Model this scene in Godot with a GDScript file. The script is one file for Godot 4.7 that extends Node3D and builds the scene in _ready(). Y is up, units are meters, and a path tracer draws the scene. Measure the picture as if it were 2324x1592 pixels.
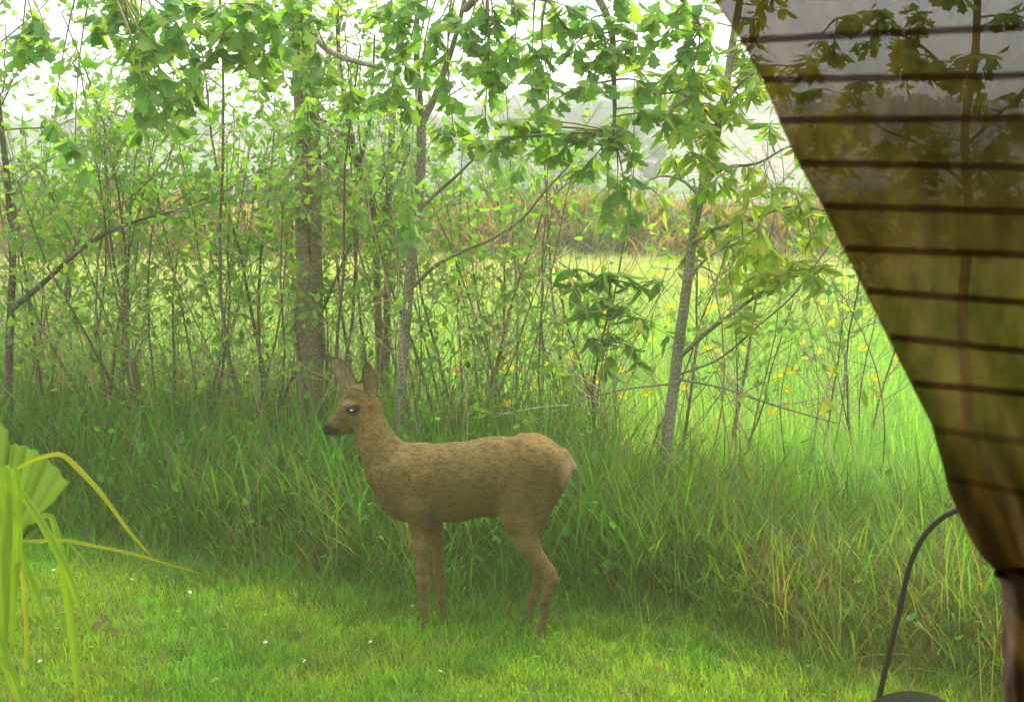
extends Node3D
# A roe deer at the edge of a garden lawn, seen through a window past a tied-back sheer curtain.

const EYE := 1.6
const FOCAL := 3216.0
const PITCH := -0.12217
var rng := RandomNumberGenerator.new()
var mats := {}
var meshes := {}
var used := {}
var noise := FastNoiseLite.new()


# ------------------------------------------------------------------ mesh building
class Mb:
	var v := PackedVector3Array()
	var c := PackedColorArray()
	var uv := PackedVector2Array()
	var ix := PackedInt32Array()

	func vert(p: Vector3, col: Color = Color.WHITE) -> int:
		v.append(p)
		c.append(col)
		return v.size() - 1

	func tri(a: int, b: int, d: int) -> void:
		ix.append(a)
		ix.append(b)
		ix.append(d)

	func quad(a: int, b: int, d: int, e: int) -> void:
		tri(a, b, d)
		tri(a, d, e)

	func tube(pts: Array, rad: Array, sides: int, col: Color, rough := 0.0, nz: FastNoiseLite = null) -> void:
		var up := Vector3(0.31, 0.17, 0.93)
		var first := v.size()
		var n := pts.size()
		for k in n:
			var a: Vector3 = pts[maxi(k - 1, 0)]
			var b: Vector3 = pts[mini(k + 1, n - 1)]
			var t := (b - a).normalized()
			var s := t.cross(up)
			if s.length() < 0.05:
				s = t.cross(Vector3.RIGHT)
			s = s.normalized()
			up = s.cross(t).normalized()
			for j in sides:
				var ang := TAU * j / sides
				var r: float = rad[k]
				var o := s * cos(ang) + up * sin(ang)
				if nz:
					r *= 1.0 + rough * nz.get_noise_3dv((pts[k] + o * r) * 60.0)
				v.append(pts[k] + o * r)
				var cc := col
				if nz:
					var w: Vector3 = pts[k] + o * r
					cc = cc.lerp(Color(0.20, 0.25, 0.07), clampf(nz.get_noise_3dv(w * Vector3(6, 2, 6)) * 1.5 + 0.15, 0.0, 0.7))
					cc = cc.lerp(Color(0.55, 0.55, 0.42), clampf(nz.get_noise_3dv(w * Vector3(18, 9, 18) + Vector3(9, 9, 9)) * 2.2 - 0.25, 0.0, 0.6))
				c.append(cc)
		for k in n - 1:
			for j in sides:
				var a := first + k * sides + j
				var b := first + k * sides + (j + 1) % sides
				quad(a, a + sides, b + sides, b)
		var tip := v.size()
		v.append(pts[n - 1] + (pts[n - 1] - pts[n - 2]).normalized() * rad[n - 1])
		c.append(col)
		for j in sides:
			tri(first + (n - 1) * sides + j, tip, first + (n - 1) * sides + (j + 1) % sides)

	func box(lo: Vector3, hi: Vector3, col := Color.WHITE) -> void:
		var p := []
		for k in 8:
			p.append(Vector3(hi.x if k & 1 else lo.x, hi.y if k & 2 else lo.y, hi.z if k & 4 else lo.z))
		for f in [[0, 2, 3, 1], [5, 7, 6, 4], [4, 6, 2, 0], [1, 3, 7, 5], [2, 6, 7, 3], [4, 0, 1, 5]]:
			var q := []
			for k in 4:
				q.append(vert(p[f[k]], col))
			quad(q[0], q[1], q[2], q[3])

	func mesh(smooth := true) -> ArrayMesh:
		var arr := []
		arr.resize(Mesh.ARRAY_MAX)
		arr[Mesh.ARRAY_VERTEX] = v
		arr[Mesh.ARRAY_COLOR] = c
		arr[Mesh.ARRAY_INDEX] = ix
		if uv.size() == v.size() and uv.size() > 0:
			arr[Mesh.ARRAY_TEX_UV] = uv
		var nn := PackedVector3Array()
		nn.resize(v.size())
		for k in range(0, ix.size(), 3):
			var a := ix[k]
			var b := ix[k + 1]
			var d := ix[k + 2]
			var g := (v[d] - v[a]).cross(v[b] - v[a])
			nn[a] += g
			nn[b] += g
			nn[d] += g
		for k in nn.size():
			nn[k] = nn[k].normalized() if nn[k].length_squared() > 1e-20 else Vector3.UP
		arr[Mesh.ARRAY_NORMAL] = nn
		var m := ArrayMesh.new()
		m.add_surface_from_arrays(Mesh.PRIMITIVE_TRIANGLES, arr)
		return m


# ------------------------------------------------------------------ helpers
func rf(a: float, b: float) -> float:
	return rng.randf_range(a, b)


func ray(vx: float, vy: float) -> Vector3:
	var x := (vx - 1162.0) / FOCAL
	var y := -(vy - 796.0) / FOCAL
	var ca := cos(PITCH)
	var sa := sin(PITCH)
	return Vector3(x, y * ca + sa, y * sa - ca)


func V(vx: float, vy: float, d: float) -> Vector3:   # the point that far ahead, in a direction measured on the photograph
	var r := ray(vx, vy)
	return Vector3(0, EYE, 0) + r * (d / -r.z)


func G(vx: float, vy: float) -> Vector3:              # where that direction meets the ground
	var r := ray(vx, vy)
	return Vector3(0, EYE, 0) + r * (EYE / -r.y)


func edge_of_lawn(x: float) -> float:
	return 5.0 - 0.47 * x - 0.3 * smoothstep(0.5, 1.3, x) + 0.10 * sin(x * 2.3) + 0.05 * sin(x * 6.1 + 1.0)


func hedge_line(x: float) -> float:
	return 7.15 - 0.55 * x


func numbered(called: String) -> String:
	var n: int = used.get(called, 0)
	used[called] = n + 1
	return called if n == 0 else "%s_%03d" % [called, n]


func part(called: String, mesh: Mesh, mat: Material, parent: Node, at := Transform3D.IDENTITY) -> MeshInstance3D:
	var o := MeshInstance3D.new()
	o.mesh = mesh
	o.material_override = mat
	o.transform = at
	if parent == self:
		o.name = numbered(called)
	else:
		var key := "%d/%s" % [parent.get_instance_id(), called]
		var n: int = used.get(key, 0)
		used[key] = n + 1
		o.name = called if n == 0 else "%s_%03d" % [called, n]
	parent.add_child(o, true)
	return o


func thing(called: String, label: String, category: String, at := Vector3.ZERO, group := "") -> Node3D:
	var o := Node3D.new()
	o.name = numbered(called)
	add_child(o, true)
	o.position = at
	tag(o, label, category, group)
	return o


func tag(o: Node, label: String, category: String, group := "") -> void:
	o.set_meta("label", label)
	o.set_meta("category", category)
	if group:
		o.set_meta("group", group)


func kind(o: Node, k: String, label := "") -> void:
	o.set_meta("kind", k)
	if label:
		o.set_meta("label", label)


func scatter(called: String, mesh: Mesh, mat: Material, xf: Array, cols: Array, parent: Node, k := "stuff") -> MultiMeshInstance3D:
	var mm := MultiMesh.new()
	mm.transform_format = MultiMesh.TRANSFORM_3D
	mm.use_colors = true
	mm.mesh = mesh
	mm.instance_count = xf.size()
	for i in xf.size():
		mm.set_instance_transform(i, xf[i])
		mm.set_instance_color(i, cols[i])
	var o := MultiMeshInstance3D.new()
	o.multimesh = mm
	o.material_override = mat
	o.name = numbered(called) if parent == self else called
	parent.add_child(o, true)
	if k:
		o.set_meta("kind", k)
	return o


func tint(base: Color, spread: float, hue := 0.0) -> Color:
	var f := 1.0 + rf(-spread, spread)
	var h := rf(-hue, hue)
	return Color(base.r * f * (1.0 + h), base.g * f, base.b * f * (1.0 - h))


# ------------------------------------------------------------------ materials
func noise_texture(freq: float, lo: float, hi: float, size := 256, octaves := 5, sd := 3, stretch := 1.0) -> ImageTexture:
	var nz := FastNoiseLite.new()
	nz.seed = sd
	nz.frequency = freq
	nz.fractal_octaves = octaves
	var im := Image.create(size, size, false, Image.FORMAT_RGB8)
	for y in size:
		for x in size:
			# blend the four wrapped samples so that the tile repeats without a seam
			var u := float(x) / size
			var w := float(y) / size
			var xx := x * stretch
			var a := nz.get_noise_2d(xx, y)
			var b := nz.get_noise_2d(xx - size * stretch, y)
			var c := nz.get_noise_2d(xx, y - size)
			var d := nz.get_noise_2d(xx - size * stretch, y - size)
			var t := lerpf(lerpf(a, b, u), lerpf(c, d, u), w)
			var g := clampf(lerpf(lo, hi, clampf(t * 1.3 + 0.5, 0, 1)), 0, 1)
			im.set_pixel(x, y, Color(g, g, g))
	return ImageTexture.create_from_image(im)


func mat(called: String, rough := 0.8, back := Color.BLACK, spec := 0.3, tex: Texture2D = null, scale := 1.0) -> StandardMaterial3D:
	if mats.has(called):
		return mats[called]
	var m := StandardMaterial3D.new()
	m.resource_name = called
	m.vertex_color_use_as_albedo = true
	m.roughness = rough
	m.metallic_specular = spec
	m.cull_mode = BaseMaterial3D.CULL_DISABLED
	if back != Color.BLACK:
		m.backlight_enabled = true
		m.backlight = back
	if tex:
		m.albedo_texture = tex
		m.uv1_triplanar = true
		m.uv1_world_triplanar = true
		m.uv1_scale = Vector3.ONE * scale
	mats[called] = m
	return m


func bump(m: StandardMaterial3D, tex: Texture2D, cm: float) -> void:
	m.heightmap_enabled = true
	m.heightmap_texture = tex
	m.heightmap_scale = cm


# ------------------------------------------------------------------ leaves and blades
func leaf_mesh(shape: String, variant: int) -> ArrayMesh:
	var key := shape + str(variant)
	if meshes.has(key):
		return meshes[key]
	var mb := Mb.new()
	var steps := 6
	if shape == "oak":
		steps = 15
	elif shape == "narrow":
		steps = 7
	var fold := 0.25 + 0.2 * variant
	var curl := -0.2 + 0.17 * variant
	for k in steps + 1:
		var t := float(k) / steps
		var w := 0.0
		if shape == "oak":
			w = 0.34 * sin(PI * pow(t * 0.97 + 0.03, 1.35)) * (1.0 - 0.38 * (0.5 + 0.5 * cos(TAU * (3.4 * t + 0.12 * variant))))
		elif shape == "narrow":
			w = 0.155 * sin(PI * pow(t, 0.85)) * (1.0 + 0.12 * (k % 2))
		else:
			w = 0.32 * sin(PI * pow(t, 0.78)) * (1.0 + 0.06 * (k % 2))
		w = maxf(w, 0.008)
		var z := curl * t * t
		var wave := 0.02 * sin(t * 9.0 + variant * 2.0)
		var edge := Color(0.95, 0.97, 0.9)
		mb.vert(Vector3(-w, t, z - fold * w + wave), edge)
		mb.vert(Vector3(0, t, z), Color(1.12, 1.08, 1.15))
		mb.vert(Vector3(w, t, z - fold * w - wave), edge)
	for k in steps:
		var a := k * 3
		mb.quad(a, a + 3, a + 4, a + 1)
		mb.quad(a + 1, a + 4, a + 5, a + 2)
	meshes[key] = mb.mesh()
	return meshes[key]


func tuft_mesh(called: String, blades: int, spread: float, lo: float, hi: float, width: float, lean: float, segs := 3) -> ArrayMesh:
	if meshes.has(called):
		return meshes[called]
	var mb := Mb.new()
	for b in blades:
		var ang := rf(0, TAU)
		var r := spread * sqrt(rng.randf())
		var base := Vector3(cos(ang) * r, 0, sin(ang) * r)
		var h := rf(lo, hi)
		var face := rf(0, TAU)
		var out := Vector3(cos(face), 0, sin(face))
		var side := Vector3(-out.z, 0, out.x)
		var l := lean * rf(0.2, 1.3)
		var w := width * rf(0.6, 1.2) * 0.5
		var shade := rf(0.75, 1.2)
		var col := Color(shade * rf(0.9, 1.15), shade, shade * rf(0.8, 1.1))
		var prev := -1
		for k in segs:
			var t := float(k) / segs
			var p := base + Vector3.UP * h * (t - 0.25 * l * t * t) + out * h * l * t * t
			var ww := w * (1.0 - 0.75 * t * t)
			var a := mb.vert(p - side * ww, col)
			mb.vert(p + side * ww, col)
			if prev >= 0:
				mb.quad(prev, a, a + 1, prev + 1)
			prev = a
		var tip := mb.vert(base + Vector3.UP * h * (1.0 - 0.25 * l) + out * h * l, col * Color(1.35, 1.12, 1.3))
		mb.tri(prev, tip, prev + 1)
	meshes[called] = mb.mesh()
	return meshes[called]


# ------------------------------------------------------------------ trees and shrubs
class Plant:
	var root: Node3D
	var twigs := Mb.new()
	var leaves := []          # [transform, tone]
	var shape := "ovate"
	var size := 0.05
	var tones := []
	var bark := Color(0.1, 0.085, 0.06)


func plant(called: String, label: String, category: String, base: Vector3, shape: String, size: float, tones: Array, bark: Color, group := "") -> Plant:
	var p := Plant.new()
	p.root = thing(called, label, category, base, group)
	p.shape = shape
	p.size = size
	p.tones = tones
	p.bark = bark
	return p


func path(pts: Array, steps := 7) -> Array:    # [vx, vy, d] triples smoothed into points
	var c := Curve3D.new()
	for i in pts.size():
		c.add_point(V(pts[i][0], pts[i][1], pts[i][2]))
	for i in pts.size():
		var a := c.get_point_position(maxi(i - 1, 0))
		var b := c.get_point_position(mini(i + 1, pts.size() - 1))
		c.set_point_in(i, (a - b) / 6.0)
		c.set_point_out(i, (b - a) / 6.0)
	var out := []
	var n := (pts.size() - 1) * steps
	var l := c.get_baked_length()
	for k in n + 1:
		out.append(c.sample_baked(l * k / n, true))
	return out


func wood(p: Plant, called: String, pts: Array, r0: float, r1: float, sides := 9) -> void:
	var mb := Mb.new()
	var rad := []
	var local := []
	for k in pts.size():
		rad.append(lerpf(r0, r1, float(k) / (pts.size() - 1)))
		local.append(pts[k] - p.root.position)
	mb.tube(local, rad, sides, tint(p.bark, 0.12), 0.12, noise)
	part(called, mb.mesh(), mats.bark, p.root)


func add_leaf(p: Plant, at: Vector3, dir: Vector3, face: Vector3, size: float) -> void:
	var y := dir.normalized()
	var x := y.cross(face)
	if x.length() < 0.05:
		x = y.cross(Vector3.RIGHT)
	x = x.normalized()
	var z := x.cross(y)
	p.leaves.append([Transform3D(Basis(x * size, y * size, z * size), at - p.root.position), rng.randi() % p.tones.size()])


func rosette(p: Plant, at: Vector3, dir: Vector3, n: int) -> void:   # a spray of leaves at the end of a twig, hanging a little
	for k in n:
		var out := Vector3(rf(-1, 1), rf(-0.55, 0.35), rf(-1, 1)).normalized()
		var d := (dir * rf(0.1, 0.6) + out + Vector3.DOWN * rf(0.1, 0.75)).normalized()
		add_leaf(p, at - dir * rf(0, 0.05) + out * 0.006, d, Vector3(rf(-0.6, 0.6), 1, rf(-0.6, 0.9)).normalized(), p.size * rf(0.55, 1.15))


func shoot(p: Plant, from: Vector3, dir: Vector3, length: float, r: float, level: int, leafy: float, rise := 0.15) -> void:
	var pts := []
	var rad := []
	var steps := 6 if level < 2 else 4
	var at := from
	var d := dir.normalized()
	for k in steps + 1:
		pts.append(at - p.root.position)
		rad.append(lerpf(r, maxf(r * 0.45, 0.0007), float(k) / steps))
		d = (d + Vector3(rf(-0.22, 0.22), rf(-0.16, 0.16) + rise * 0.4, rf(-0.22, 0.22))).normalized()
		at += d * length / steps
	p.twigs.tube(pts, rad, 5 if level == 0 else 3, tint(p.bark, 0.25))
	if level < 2:
		var kids := rng.randi_range(4, 6) if level == 0 else rng.randi_range(2, 3)
		for k in kids:
			var t := rf(0.2, 1.0)
			var i := clampi(int(t * steps), 1, steps)
			var along: Vector3 = (pts[i] - pts[i - 1]).normalized()
			var off := along.cross(Vector3(rf(-1, 1), rf(-1, 1), rf(-1, 1))).normalized()
			shoot(p, pts[i] + p.root.position, along * rf(0.5, 1.0) + off * rf(0.5, 0.9), length * rf(0.3, 0.55), r * 0.55, level + 1, leafy, rise)
	for k in range(1, steps + 1):
		if level == 0 and k < 3:
			continue
		if rng.randf() > leafy:
			continue
		var along: Vector3 = (pts[k] - pts[k - 1]).normalized()
		var off := along.cross(Vector3(rf(-1, 1), rf(-0.3, 1), rf(-1, 1))).normalized()
		var q: Vector3 = pts[k] + p.root.position
		if p.shape == "ovate":
			if rng.randf() < 0.6:
				add_leaf(p, q, along * rf(0.2, 0.8) - off + Vector3.DOWN * rf(0, 0.5), Vector3(rf(-0.8, 0.8), 1, rf(-0.8, 0.8)), p.size * rf(0.6, 1.25))
			add_leaf(p, q, along * rf(0.2, 0.8) + off + Vector3.DOWN * rf(0, 0.5), Vector3(rf(-0.8, 0.8), 1, rf(-0.8, 0.8)), p.size * rf(0.6, 1.25))
		else:
			rosette(p, q, along, rng.randi_range(2, 4))


func in_frame(w: Vector3) -> bool:
	var q := w - Vector3(0, EYE, 0)
	var y := q.y * cos(PITCH) + q.z * sin(PITCH)
	var z := -q.y * sin(PITCH) + q.z * cos(PITCH)
	if z > -0.1:
		return false
	var vx := 1162.0 + q.x / -z * FOCAL
	var vy := 796.0 - y / -z * FOCAL
	return vx > -40 and vx < 2100 and vy > -40 and vy < 1640


func finish(p: Plant) -> void:
	if p.twigs.v.size():
		var tw := part("twigs", p.twigs.mesh(), mats.twig, p.root)
		kind(tw, "stuff")
	var near := []
	var rest := []
	for l in p.leaves:
		var w: Vector3 = p.root.position + l[0].origin
		var px: float = l[0].basis.y.length() * 1416.0 / maxf(-w.z, 0.5)
		if px > 8.5 and in_frame(w):
			near.append([px, l])
		else:
			rest.append(l)
	near.sort_custom(func(a, b): return a[0] > b[0])
	for i in range(300, near.size()):
		rest.append(near[i][1])
	for i in mini(300, near.size()):
		var l = near[i][1]
		part("leaf", leaf_mesh(p.shape, i % 3), leaf_mat(p.tones[l[1]]), p.root, l[0])
	if rest.size():
		var xf := []
		var cols := []
		for l in rest:
			xf.append(l[0])
			cols.append(tint(p.tones[l[1]], 0.15))
		scatter("foliage", leaf_mesh(p.shape, 1), mats.leaf, xf, cols, p.root)


func leaf_mat(tone: Color) -> StandardMaterial3D:
	var key := "leaf_" + tone.to_html()
	if not mats.has(key):
		var m: StandardMaterial3D = mats.leaf.duplicate()
		m.resource_name = "leaf"
		m.albedo_color = tone.linear_to_srgb()
		mats[key] = m
	return mats[key]


# ------------------------------------------------------------------ the scene
func _ready() -> void:
	rng.seed = 20240611
	noise.seed = 11
	noise.frequency = 1.0
	camera_and_light()
	make_materials()
	land()
	far_country()
	room()
	hedge_trees()
	hedge_shrubs()
	grasses()
	deer()
	palm()
	garden_chair()
	curtain()
	flowers()


func camera_and_light() -> void:
	var cam := Camera3D.new()
	cam.name = "camera"
	add_child(cam)
	cam.position = Vector3(0, EYE, 0)
	cam.rotation.x = PITCH
	cam.fov = 27.8
	cam.near = 0.05
	cam.far = 2500.0
	var at := CameraAttributesPhysical.new()
	at.frustum_focal_length = 48.5
	at.frustum_focus_distance = 5.0
	at.frustum_near = 0.05
	at.frustum_far = 2500.0
	at.exposure_aperture = 11.5
	cam.attributes = at
	cam.current = true
	var e := Environment.new()
	e.background_mode = Environment.BG_SKY
	var sm := ProceduralSkyMaterial.new()
	sm.sky_top_color = Color(0.86, 0.92, 1.0)
	sm.sky_horizon_color = Color(1.0, 1.0, 1.0)
	sm.sky_curve = 0.2
	sm.sky_energy_multiplier = 1.0
	sm.ground_bottom_color = Color(0.25, 0.3, 0.2)
	sm.ground_horizon_color = Color(0.6, 0.65, 0.55)
	var sky := Sky.new()
	sky.sky_material = sm
	e.sky = sky
	e.tonemap_mode = Environment.TONE_MAPPER_LINEAR
	e.tonemap_exposure = 3.15
	e.fog_enabled = true
	e.fog_light_color = Color(1.0, 1.0, 0.93)
	e.fog_density = 0.0028
	e.sdfgi_enabled = true
	e.ssao_enabled = true
	e.ssil_enabled = true
	var we := WorldEnvironment.new()
	we.name = "world_environment"
	we.environment = e
	add_child(we)
	var sun := DirectionalLight3D.new()
	sun.name = "sun"
	sun.light_energy = 0.65
	sun.light_color = Color(1.0, 0.94, 0.8)
	sun.light_angular_distance = 14.0
	sun.shadow_enabled = true
	add_child(sun)
	sun.look_at_from_position(Vector3(5, 12, -8), Vector3.ZERO)


func make_materials() -> void:
	var fine := noise_texture(0.05, 0.45, 1.0, 256, 5, 3)
	var streak := noise_texture(0.03, 0.35, 1.0, 256, 5, 7, 4.0)
	var broad := noise_texture(0.02, 0.55, 1.0, 256, 6, 9)
	mat("leaf", 0.5, Color(1.08, 1.15, 0.68), 0.3)
	mat("grass", 0.55, Color(1.0, 1.1, 0.5), 0.25)
	mat("palm_leaf", 0.45, Color(0.9, 0.9, 0.4), 0.35)
	mat("twig", 0.85, Color.BLACK, 0.2)
	bump(mat("bark", 0.9, Color.BLACK, 0.2, streak, 6.0), streak, 0.4)
	bump(mat("soil", 0.95, Color.BLACK, 0.1, fine, 3.0), fine, 1.0)
	mat("hill", 0.95, Color.BLACK, 0.1, broad, 0.05)
	mat("fur", 0.75, Color.BLACK, 0.2, noise_texture(0.09, 0.6, 1.0, 256, 4, 21), 7.0)
	mat("hair", 0.7, Color.BLACK, 0.2)
	var eye := mat("eye", 0.15, Color.BLACK, 0.35)
	eye.clearcoat_enabled = false
	mat("plain", 0.7, Color.BLACK, 0.3)
	bump(mat("plaster", 0.9, Color.BLACK, 0.2, broad, 1.0), fine, 0.2)
	mat("metal", 0.6, Color.BLACK, 0.25)
	mat("fabric", 0.95, Color.BLACK, 0.2, fine, 30.0)
	var gs := mat("glass", 0.3, Color(1, 1, 0.86), 0.2)
	gs.transparency = BaseMaterial3D.TRANSPARENCY_ALPHA
	gs.albedo_color = Color(0.97, 0.96, 0.74, 0.019)  # faint pale tint stands in for the veil of glare on the glass
	var cl := mat("cloth", 0.9, Color(0.62, 0.56, 0.36), 0.1, noise_texture(0.012, 0.4, 1.0, 256, 5, 33, 3.0), 3.5)
	cl.transparency = BaseMaterial3D.TRANSPARENCY_ALPHA
	var bn := mat("band", 0.95, Color(0.7, 0.6, 0.5), 0.1)
	bn.transparency = BaseMaterial3D.TRANSPARENCY_ALPHA


func sheet(nx: int, nz: int, at: Callable, col: Callable) -> ArrayMesh:
	var mb := Mb.new()
	for j in nz + 1:
		for i in nx + 1:
			var p: Vector3 = at.call(float(i) / nx, float(j) / nz)
			mb.vert(p, col.call(p))
	for j in nz:
		for i in nx:
			var a := j * (nx + 1) + i
			mb.quad(a, a + 1, a + nx + 2, a + nx + 1)
	return mb.mesh()


func far_height(x: float, d: float) -> float:
	var h := 0.0
	if d > 34.0:
		h -= minf((d - 34.0) * 0.02, 1.2)
	var rise := smoothstep(70.0, 330.0, d)
	var ridge := 14.0 + 3.0 * sin(x * 0.011 + 0.6) + 2.0 * sin(x * 0.031) - 2.5 * smoothstep(0.0, 120.0, x) + 1.5 * sin(x * 0.09)
	h += rise * ridge
	if d > 330.0:
		h += (d - 330.0) * 0.004
	return h


func land() -> void:
	var lawn := sheet(40, 30, func(u: float, v: float): return Vector3(lerpf(-9, 9, u), 0.012 * noise.get_noise_2d(u * 14.0, v * 9.0), lerpf(-1.75, -9.5, v)),
		func(p: Vector3): return Color(0.05, 0.075, 0.02).lerp(Color(0.06, 0.045, 0.025), clampf((-p.z - edge_of_lawn(p.x)) * 2.0 + 0.5, 0, 1)))
	kind(part("lawn", lawn, mats.soil, self), "structure")
	var field := sheet(30, 30, func(u: float, v: float): return Vector3(lerpf(-60, 60, u), 0.03 * noise.get_noise_2d(u * 30.0, v * 20.0) - (0.0 if v > 0.001 else 0.02), lerpf(-9.5, -31.0, v)), func(_p): return Color(0.13, 0.17, 0.05))
	kind(part("field", field, mats.soil, self), "structure")
	var hills := sheet(120, 60, func(u: float, v: float):
		var d := 31.0 + 770.0 * v * v
		var x := (u - 0.5) * (140.0 + 1500.0 * v)
		return Vector3(x, far_height(x, d) - 0.05, -d),
		func(p: Vector3): return Color(0.32, 0.30, 0.22).lerp(Color(0.16, 0.28, 0.08), clampf(noise.get_noise_2d(p.x * 0.03, p.z * 0.012) * 2.0 + 0.45 - p.x * 0.006, 0, 1)))
	kind(part("hills", hills, mats.hill, self), "structure")
	var yard := Mb.new()
	for q in [[-9, -9.5, -1200, -9.5], [9, -9.5, 1200, -9.5]]:
		var s := -1.0 if q[0] < 0 else 1.0
		var a := yard.vert(Vector3(q[0], -0.01, 30), Color(0.07, 0.11, 0.03))
		yard.vert(Vector3(q[0], -0.01, -9.5), Color(0.07, 0.11, 0.03))
		yard.vert(Vector3(q[2], -0.01, -9.5), Color(0.07, 0.11, 0.03))
		yard.vert(Vector3(q[2], -0.01, 30), Color(0.07, 0.11, 0.03))
		if s > 0:
			yard.quad(a, a + 1, a + 2, a + 3)
		else:
			yard.quad(a + 3, a + 2, a + 1, a)
	var b := yard.vert(Vector3(-9, -0.01, -1.75), Color(0.07, 0.11, 0.03))
	yard.vert(Vector3(9, -0.01, -1.75), Color(0.07, 0.11, 0.03))
	yard.vert(Vector3(9, -0.01, 30), Color(0.07, 0.11, 0.03))
	yard.vert(Vector3(-9, -0.01, 30), Color(0.07, 0.11, 0.03))
	yard.quad(b, b + 1, b + 2, b + 3)
	for s in [-1.0, 1.0]:
		var k := yard.vert(Vector3(60 * s, -0.01, -9.5), Color(0.13, 0.17, 0.05))
		yard.vert(Vector3(60 * s, -0.01, -31), Color(0.13, 0.17, 0.05))
		yard.vert(Vector3(1200 * s, -0.01, -31), Color(0.13, 0.17, 0.05))
		yard.vert(Vector3(1200 * s, -0.01, -9.5), Color(0.13, 0.17, 0.05))
		if s > 0:
			yard.quad(k, k + 1, k + 2, k + 3)
		else:
			yard.quad(k + 3, k + 2, k + 1, k)
	kind(part("ground", yard.mesh(), mats.soil, self), "structure")


func crown_mesh(called: String, n: int, leaf: float) -> ArrayMesh:   # a lumpy crown of many small faces, about one unit across
	if meshes.has(called):
		return meshes[called]
	var mb := Mb.new()
	var lumps := []
	for k in 7:
		lumps.append([Vector3(rf(-0.3, 0.3), rf(0.25, 0.8), rf(-0.3, 0.3)), rf(0.16, 0.3)])
	for k in n:
		var l = lumps[k % lumps.size()]
		var d := Vector3(rf(-1, 1), rf(-1, 1), rf(-1, 1)).normalized()
		var p: Vector3 = l[0] + d * l[1] * pow(rng.randf(), 0.4)
		var t := d.cross(Vector3(rf(-1, 1), rf(-1, 1), rf(-1, 1))).normalized() * leaf
		var s := (t.cross(d) + d * leaf * rf(-0.6, 0.6)) * rf(0.5, 0.9)
		var sh := rf(0.7, 1.25)
		var col := Color(sh, sh, sh * 0.9)
		var a := mb.vert(p - t, col)
		mb.vert(p + s, col)
		mb.vert(p + t, col)
		mb.vert(p - s, col)
		mb.quad(a, a + 1, a + 2, a + 3)
	meshes[called] = mb.mesh()
	return meshes[called]


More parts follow.
